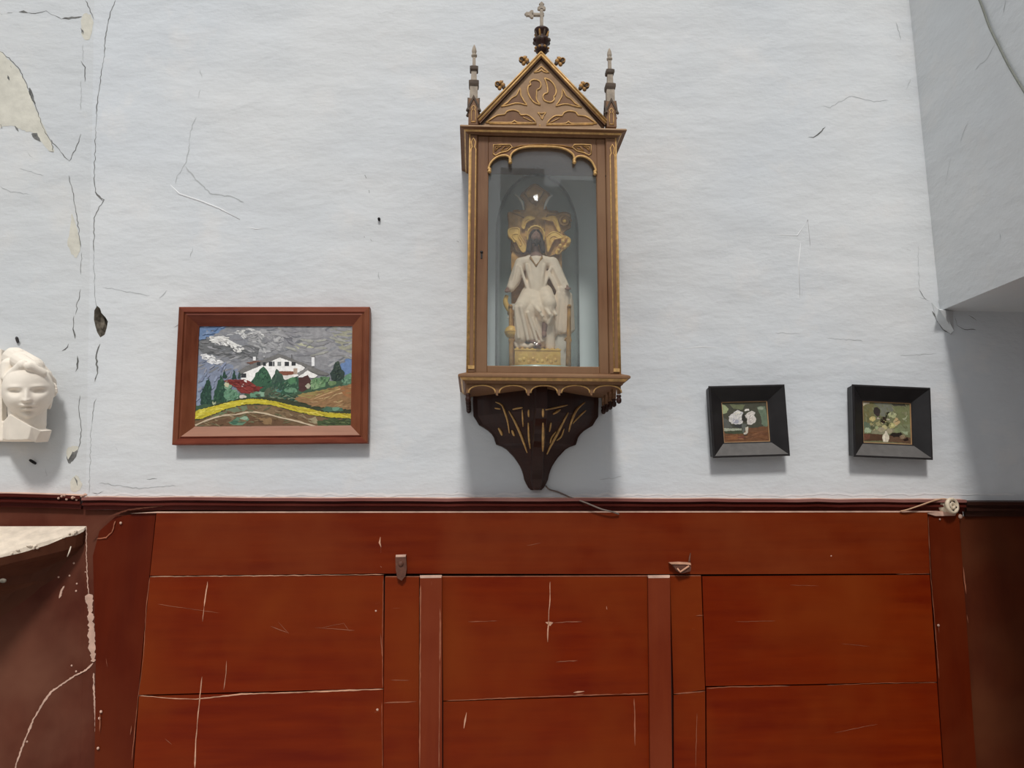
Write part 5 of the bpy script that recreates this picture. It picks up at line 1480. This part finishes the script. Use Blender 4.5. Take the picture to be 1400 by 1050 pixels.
def yellow_flowers(c):
    c.rect(0, 0, 1300, 1100, (110, 112, 74))
    c.poly([(110, 180), (320, 180), (330, 420), (250, 600), (120, 560)], (112, 106, 62), 10); c.poly([(320, 170), (700, 180), (760, 300), (560, 440), (460, 420), (450, 280)], (112, 114, 98), 10); c.poly([(680, 230), (1040, 240), (1050, 700), (820, 640), (860, 460), (760, 360)], (110, 116, 72), 10)
    c.poly([(130, 540), (260, 580), (260, 700), (140, 660)], (92, 108, 84), 8); c.poly([(800, 600), (1040, 560), (1040, 720), (800, 740)], (116, 124, 86), 10)
    c.poly([(680, 190), (990, 170), (990, 230), (840, 215), (720, 230)], (70, 66, 56), 6); c.poly([(120, 180), (250, 175), (240, 205), (150, 225), (125, 260)], (176, 166, 140), 5)
    c.poly([(120, 770), (500, 780), (520, 900), (120, 910)], (84, 56, 36), 5); c.poly([(120, 780), (260, 780), (240, 870), (140, 890)], (112, 66, 48), 5)
    c.poly([(620, 800), (760, 780), (1060, 840), (1060, 960), (620, 920)], (98, 70, 48), 6); c.poly([(640, 790), (700, 745), (800, 750), (860, 735), (900, 770), (830, 820), (720, 830)], (36, 28, 22), 6); c.poly([(900, 880), (1000, 830), (1020, 890), (940, 910)], (40, 18, 12), 4)
    c.poly([(135, 720), (160, 660), (225, 655), (280, 710), (262, 752), (150, 755)], (152, 168, 132), 5); c.poly([(850, 700), (900, 720), (1000, 720), (1000, 790), (940, 770)], (146, 160, 122), 6); c.poly([(700, 680), (820, 640), (840, 740), (720, 740)], (120, 132, 86), 8)
    c.poly([(280, 720), (420, 640), (700, 660), (740, 700), (620, 780), (280, 775)], (132, 128, 96), 10)
    for x in range(4): c.stroke([(840 + x * 26, 800 - x * 6), (880 + x * 22, 860 - x * 4)], 9, (164, 138, 104)); c.stroke([(840 + x * 10, 850 - x * 20), (930 + x * 6, 850 - x * 22)], 7, (150, 124, 96))
    c.blob(385, 335, 72, 82, (54, 46, 42), 14); c.poly([(330, 380), (450, 380), (440, 430), (400, 450), (370, 430)], (64, 50, 48), 5)
    c.blob(310, 490, 62, 50, (190, 166, 98), 12); c.blob(300, 480, 34, 30, (206, 184, 112), 9); c.blob(410, 475, 30, 20, (168, 150, 136)); c.blob(285, 590, 40, 26, (160, 148, 96)); c.blob(410, 580, 48, 40, (156, 148, 96), 12); c.blob(385, 655, 30, 40, (150, 160, 110)); c.blob(310, 650, 40, 40, (84, 88, 58))
    c.blob(690, 395, 90, 62, (166, 170, 118), 14); c.blob(700, 370, 50, 26, (186, 188, 140)); c.poly([(560, 380), (600, 345), (660, 345), (610, 380), (590, 470), (555, 480)], (48, 46, 30), 5); c.blob(610, 490, 32, 20, (176, 164, 140))
    c.blob(780, 530, 62, 70, (186, 156, 104), 12); c.stroke([(740, 540), (830, 500)], 14, (120, 100, 64)); c.blob(680, 610, 66, 56, (172, 164, 98), 12); c.blob(690, 600, 30, 24, (196, 188, 120))
    c.blob(520, 515, 66, 70, (46, 30, 22), 12); c.poly([(580, 540), (640, 560), (610, 650), (570, 620)], (66, 68, 36), 5); c.blob(540, 640, 56, 46, (178, 166, 110), 12); c.blob(480, 690, 70, 50, (160, 148, 116), 12); c.blob(630, 710, 60, 46, (156, 144, 112), 10)
    c.dabs([(250, 450), (820, 430), (820, 640), (480, 740), (300, 700)], 46, 34, 16, 40, [(150, 146, 96), (110, 112, 66), (184, 168, 106), (90, 92, 56), (168, 160, 128)], 1.5)
    c.dabs([(120, 190), (1030, 190), (1040, 700), (860, 640), (840, 400), (130, 520)], 40, 90, 24, 70, [(114, 116, 78), (104, 108, 70), (122, 120, 84)], .5)
    c.poly([(890, 470), (950, 440), (990, 395), (970, 460), (930, 500)], (160, 164, 126), 4); c.poly([(930, 470), (980, 500), (960, 530)], (140, 148, 112), 3)
    c.poly([(490, 850), (500, 800), (540, 760), (552, 715), (580, 715), (594, 760), (628, 810), (630, 860), (605, 925), (515, 925)], (206, 194, 168), 2); c.poly([(510, 830), (545, 790), (550, 900), (520, 900)], (222, 212, 188), 3)
small_pic(1017.5, 577, (962, 529), (1066, 527), (1075, 624), (969, 628), -1.9, 'small black-framed picture of white flowers beside the wooden cabinet', white_flowers, None, [(85, 150), (985, 120), (1062, 890), (140, 930)])
small_pic(1210, 578.5, (1155, 527), (1262, 531), (1266, 629), (1157, 627), 2.0, 'small black-framed picture of yellow and dark flowers in white vase', yellow_flowers, None, [(110, 175), (1030, 170), (1060, 960), (120, 930)])

# ------------------------------------------------------------------ plaster bust on the left wall
BO = PL(38, 600, .006)
bust = thing('plaster_bust', BO, 'white plaster bust of a child with curls hung on the left wall', 'bust')
B = lambda u, v, d=0.0: PL(u, v, d + .008)
mb = MB()
hc2 = B(38.5, 535, .085)
a_, b_, c_ = .066, .070, .086
def face(d, p):
    q = p.copy()
    if d.z < 0: q.x *= 1 - .22 * min(1, -d.z * 1.1) ** 2
    if d.y < .15:
        f_ = max(0.0, min(1.0, (.15 - d.y) / .5))
        def g_(x, z, sx, sz): return math.exp(-((d.x - x) / sx) ** 2 - ((d.z - z) / sz) ** 2)
        two = lambda x, z, sx, sz: g_(x, z, sx, sz) + g_(-x, z, sx, sz)
        dy = 0
        dy += -.0175 * two(.45, .03, .22, .10)
        dy += .0065 * two(.45, -.01, .13, .05)
        dy += .0050 * two(.45, .18, .26, .07)
        dy += .0060 * two(.48, -.28, .24, .22)
        t = max(0.0, min(1.0, (.16 - d.z) / .42))
        dy += .021 * t * math.exp(-(d.x / (.085 + .05 * t)) ** 2) * (1 if d.z > -.27 else math.exp(-((d.z + .27) / .05) ** 2))
        dy += .006 * two(.115, -.24, .06, .05)
        dy += .0120 * g_(0, -.43, .24, .055) - .0120 * g_(0, -.495, .26, .028) + .0140 * g_(0, -.555, .18, .052) - .0090 * g_(0, -.66, .26, .06) + .0120 * g_(0, -.82, .20, .13)
        dy += .004 * g_(0, .5, .6, .3)
        q.y -= dy * f_
    return q
RM = Matrix.Rotation(math.radians(25), 3, 'Z') @ Matrix.Rotation(math.radians(-6), 3, 'Y') @ Matrix.Rotation(math.radians(10), 3, 'X')
mb.sphere(hc2, (a_, b_, c_), 150, 110, 0, RM, face)
# back of head against the wall, hair cap, parting and side locks
H = lambda x, y, z: hc2 + RM @ V((x, y, z))
mb.sphere(H(0, .026, .018), (.064, .055, .076), 40, 28)
for p, q, r0, r1 in [((21, 491, .052), (46, 502, .085), .036, .030), ((46, 502, .085), (63, 512, .062), .028, .016), ((17, 484, .055), (26, 486, .07), .020, .020), ((26, 493, .100), (44, 504, .125), .024, .022), ((31, 499, .140), (9, 518, .120), .015, .010), ((12, 500, .085), (8, 516, .098), .022, .014),
                     ((40, 501, .145), (58, 510, .118), .013, .012), ((63, 511, .075), (73, 520, .045), .011, .008), ((62, 516, .09), (71, 526, .062), .009, .007), ((73, 520, .045), (76, 536, .032), .008, .006), ((66, 526, .06), (68, 540, .048), .006, .005), ((69, 546, .034), (67, 557, .032), .007, .006)]:
    mb.caps(B(*p), B(*q), r0, r1, 14)
# ear curl around a deep hollow
for k in range(11):
    t = -2.2 + 4.6 * k / 10
    mb.sphere(B(72.0 + 4.4 * math.cos(t), 533 - 8 * math.sin(t), .052), .0052, 10, 8)
mb.sphere(B(67, 536, .026), (.009, .010, .018), 10, 8)
# neck
mb.caps(B(40, 556, .070), B(41, 582, .060), .044, .042, 24)
mb.caps(B(37, 540, .062), B(38, 574, .060), .052, .048, 24)
# chest cut to slanting planes
ch = [(B(5, 577, .075), B(14, 566, .118), B(43, 583, .112), B(56, 589, .098), B(71, 588, .062), B(70, 592, .006), B(4, 577, .006)),
      (B(4, 600, .062), B(12, 602, .104), B(38, 601, .104), B(48, 605, .088), B(64, 604, .056), B(66, 604, .006), B(3, 604, .006))]
mb.loft([list(ch[0]), list(ch[1])], None, 0)
mb.add([ch[0][0], ch[0][1], ch[0][2], ch[0][3], ch[0][4], ch[0][5], ch[0][6], B(36, 578, .03)], [(i, (i + 1) % 7, 7) for i in range(7)], 0)
# flat slab behind
mb.prism([B(-30, 482, .0), B(9, 480, .0), B(10, 604, .0), B(-30, 604, .0)], LN * .030, 0)
o = mb.build('cast', [M['bust']], bust, BO)
r = o.modifiers.new('remesh', 'REMESH'); r.mode = 'VOXEL'; r.voxel_size = .0018; r.use_smooth_shade = True
s = o.modifiers.new('smooth', 'SMOOTH'); s.iterations = 2; s.factor = .5

# ------------------------------------------------------------------ stone shelf on the left wall
so = PL(0, 722, 0)
plan = [(118.5, 0.0), (117.5, .012), (112, .030), (102, .052), (85, .082), (62, .120), (30, .175), (0, .225), (-40, .275), (-100, .315), (-170, .33)]
def ringat(v_top, du, dd, zoff):
    out = []
    for u, d in plan:
        p0 = PL(u, 722, 0)
        q = PL(u - du, 722, 0)
        out.append(V((q.x, q.y, 0)) + LN * max(.001, (d - dd) if d > dd else .001 + d * .01))
    return out
ztop = PL(60, 719.5, 0).z
def lev(du, dd, z, slope=0.0, dfix=None):
    r = []
    for p, (u, d) in zip(ringat(0, du, dd, 0), plan):
        r.append(V((p.x, p.y, z - slope * d)))
    return r
mb = MB()
top = lev(0, 0, ztop, .46)
wall_edge = [V((p.x, p.y, ztop)) for p in [PL(u, 722, 0) + LN * .001 for u, d in plan]]
n_ = len(plan)
for i in range(n_ - 1):
    mb.add([wall_edge[i], wall_edge[i + 1], top[i + 1], top[i]], [(0, 1, 2, 3)], 0)
rimj = [V((p.x, p.y, p.z - .008 + random.uniform(-.006, .003))) for p in lev(0, -.004, ztop, .46)]
levels = [top, rimj, lev(1, .0, ztop - .050, .34), lev(6, .012, ztop - .064, .30), lev(10, .03, ztop - .078, .24), lev(22, .050, ztop - .098, .20), lev(30, .066, ztop - .120, .18), lev(36, .068, ztop - .150, .15), lev(55, .092, ztop - .176, .12), lev(72, .11, ztop - .215, .08), lev(92, .14, ztop - .262, .05), lev(110, .20, ztop - .30, 0)]
for a, b in zip(levels, levels[1:]):
    k_ = 1 if a is not top else 0
    for i in range(n_ - 1):
        mb.add([a[i], a[i + 1], b[i + 1], b[i]], [(0, 1, 2, 3)], k_)
for _ in range(26):     # broken crumbs along the rim
    i = random.uniform(2, 7.2); k_ = int(i); p = top[k_].lerp(top[k_ + 1], i - k_)
    mb.sphere(p + V((0, 0, random.uniform(-.012, .002))) + LN * .002, (random.uniform(.003, .008), .004, random.uniform(.002, .005)), 8, 6, 0)
pm = levels[2][4].lerp(levels[1][4], .6) + LN * .003
mb.tube([PL(97, 747, .062), PL(95, 754, .062), PL(92, 761, .06)], [.0014, .0024, .0012], 6, 0)
mb.sphere(PL(4, 794, .2), (.010, .004, .006), 8, 6, 2)
o = mb.build('stone_shelf', [M['stone_dust'], M['stone_paint'], M['rubble']], None, PL(60, 722, 0))
tag(o, 'worn brown painted stone shelf with dusty top jutting from left wall', 'shelf')

# ------------------------------------------------------------------ small fittings
def nailthing(name, u, v, f, ln, r, label, cat, mat, nrm, tilt=(0, 0, 0), group=None):
    c = f(u, v, .0005) if f is not P else P(u, v, -.0005)
    n_ = (V(nrm) + V(tilt)).normalized()
    mb = MB(); mb.lathe([(r * .8, 0), (r, ln * .3), (r, ln * .8), (r * .6, ln)], c, 10, 0, n_)
    o = mb.build(name, mat, None, c); return tag(o, label, cat, group)
nailthing('wall_nail', 24.5, 468, PL, .02, .0045, 'short grey nail in the wall right above the plaster bust', 'nail', M['nail'], LN, (.1, 0, .9))
nailthing('wall_plug', 49, 634, PL, .022, .0042, 'black peg stuck in the wall below the plaster bust', 'peg', M['black'], LN, (-.8, 0, .7))
nailthing('wall_nail', 518.5, 301, P, .012, .0045, 'small black nail in bare white wall left of the wooden cabinet', 'nail', M['black'], (0, -1, 0), (0, 0, .2))
nailthing('paper_scrap', 1342, 972, P, .003, .009, 'tiny pale square tag stuck on the dark brown lower wall', 'tag', M['white'], (0, -1, 0))

# ceramic insulator with its wire
IC = P(1296, 692, -.020)
ins = thing('ceramic_insulator', IC, 'off-white ceramic knob insulator with pale wire on the right end of the rail', 'insulator')
ax = V((.30, -.92, .08)).normalized()
mb = MB()
mb.lathe([(.013, -.020), (.0235, -.018), (.0255, -.012), (.0235, -.005), (.019, -.001), (.019, .004), (.0235, .008), (.0255, .014), (.0245, .020), (.0185, .022), (.0165, .017), (.012, .015), (.0115, .019), (.006, .020), (.005, .014), (.001, .013)], (0, 0, 0), 28, 0, ax)
for k in range(5):
    a = k * 2 * math.pi / 5
    q_ = V((0, 0, 1)).rotation_difference(ax)
    mb.sphere(q_ @ V((.0142 * math.cos(a), .0142 * math.sin(a), .0165)), .0034, 8, 6, 1)
mb.build('knob', [M['ceramic'], M['black']], ins)
mb = MB()
mb.tube([P(u, v, -d) - IC for u, v, d in cr([(1231, 699, .024), (1240, 697, .030), (1258, 691, .034), (1275, 685, .034), (1288, 682, .030), (1297, 683, .03)], 4)], .0022, 8, 0)
mb.build('wire', [M['wire_pale']], ins)
mb = MB()
pts = [P(u, v, -d) for u, v, d in cr([(746, 664, .010), (751, 669, .006), (764, 673, .006), (780, 680, .012), (800, 687, .036), (822, 696, .036), (838, 700, .034), (846, 703, .026)], 4)]
mb.tube(pts, .0024, 8, 0)
tag(mb.build('cable', M['wire'], None, pts[0]), 'thin grey wire slanting from the foot of the wooden cabinet over the rail', 'wire')
mb = MB()
pts = [PPL(u, v, a0, RN, .006) for u, v in cr([(1262, -150), (1290, -105), (1316, -50), (1340, 2), (1352, 35), (1365, 62), (1378, 88), (1392, 112), (1402, 128), (1425, 165), (1470, 225), (1540, 290)], 4)]
mb.tube(pts, .0032, 8, 0)
tag(mb.build('cable', M['wire_grey'], None, pts[0]), 'olive grey cable hanging down the upper wall at right', 'cable')

# ------------------------------------------------------------------ light: bright sky over the court and a veiled sun
w = bpy.data.worlds.new('world'); SC.world = w; w.use_nodes = True
bg = w.node_tree.nodes['Background']
bg.inputs[0].default_value = (.95, .975, 1.0, 1); bg.inputs[1].default_value = .74
ld = bpy.data.lights.new('veiled_sun', 'SUN'); ld.angle = math.radians(9); ld.energy = 2.2; ld.color = (1.0, .965, .92)
lo = bpy.data.objects.new('veiled_sun', ld); COL.objects.link(lo)
lo.location = (-1.5, -8, 12)
lo.rotation_euler = V((.07, 1, -1.22)).to_track_quat('-Z', 'Y').to_euler()

vs_ = SC.view_settings
vs_.view_transform = 'Standard'; vs_.look = 'None'; vs_.gamma = 1.0; vs_.exposure = -0.08
try: vs_.use_curve_mapping = False
except Exception: pass
SC.cycles.use_denoising = True
SC.cycles.transparent_max_bounces = 24
SC.cycles.max_bounces = 10
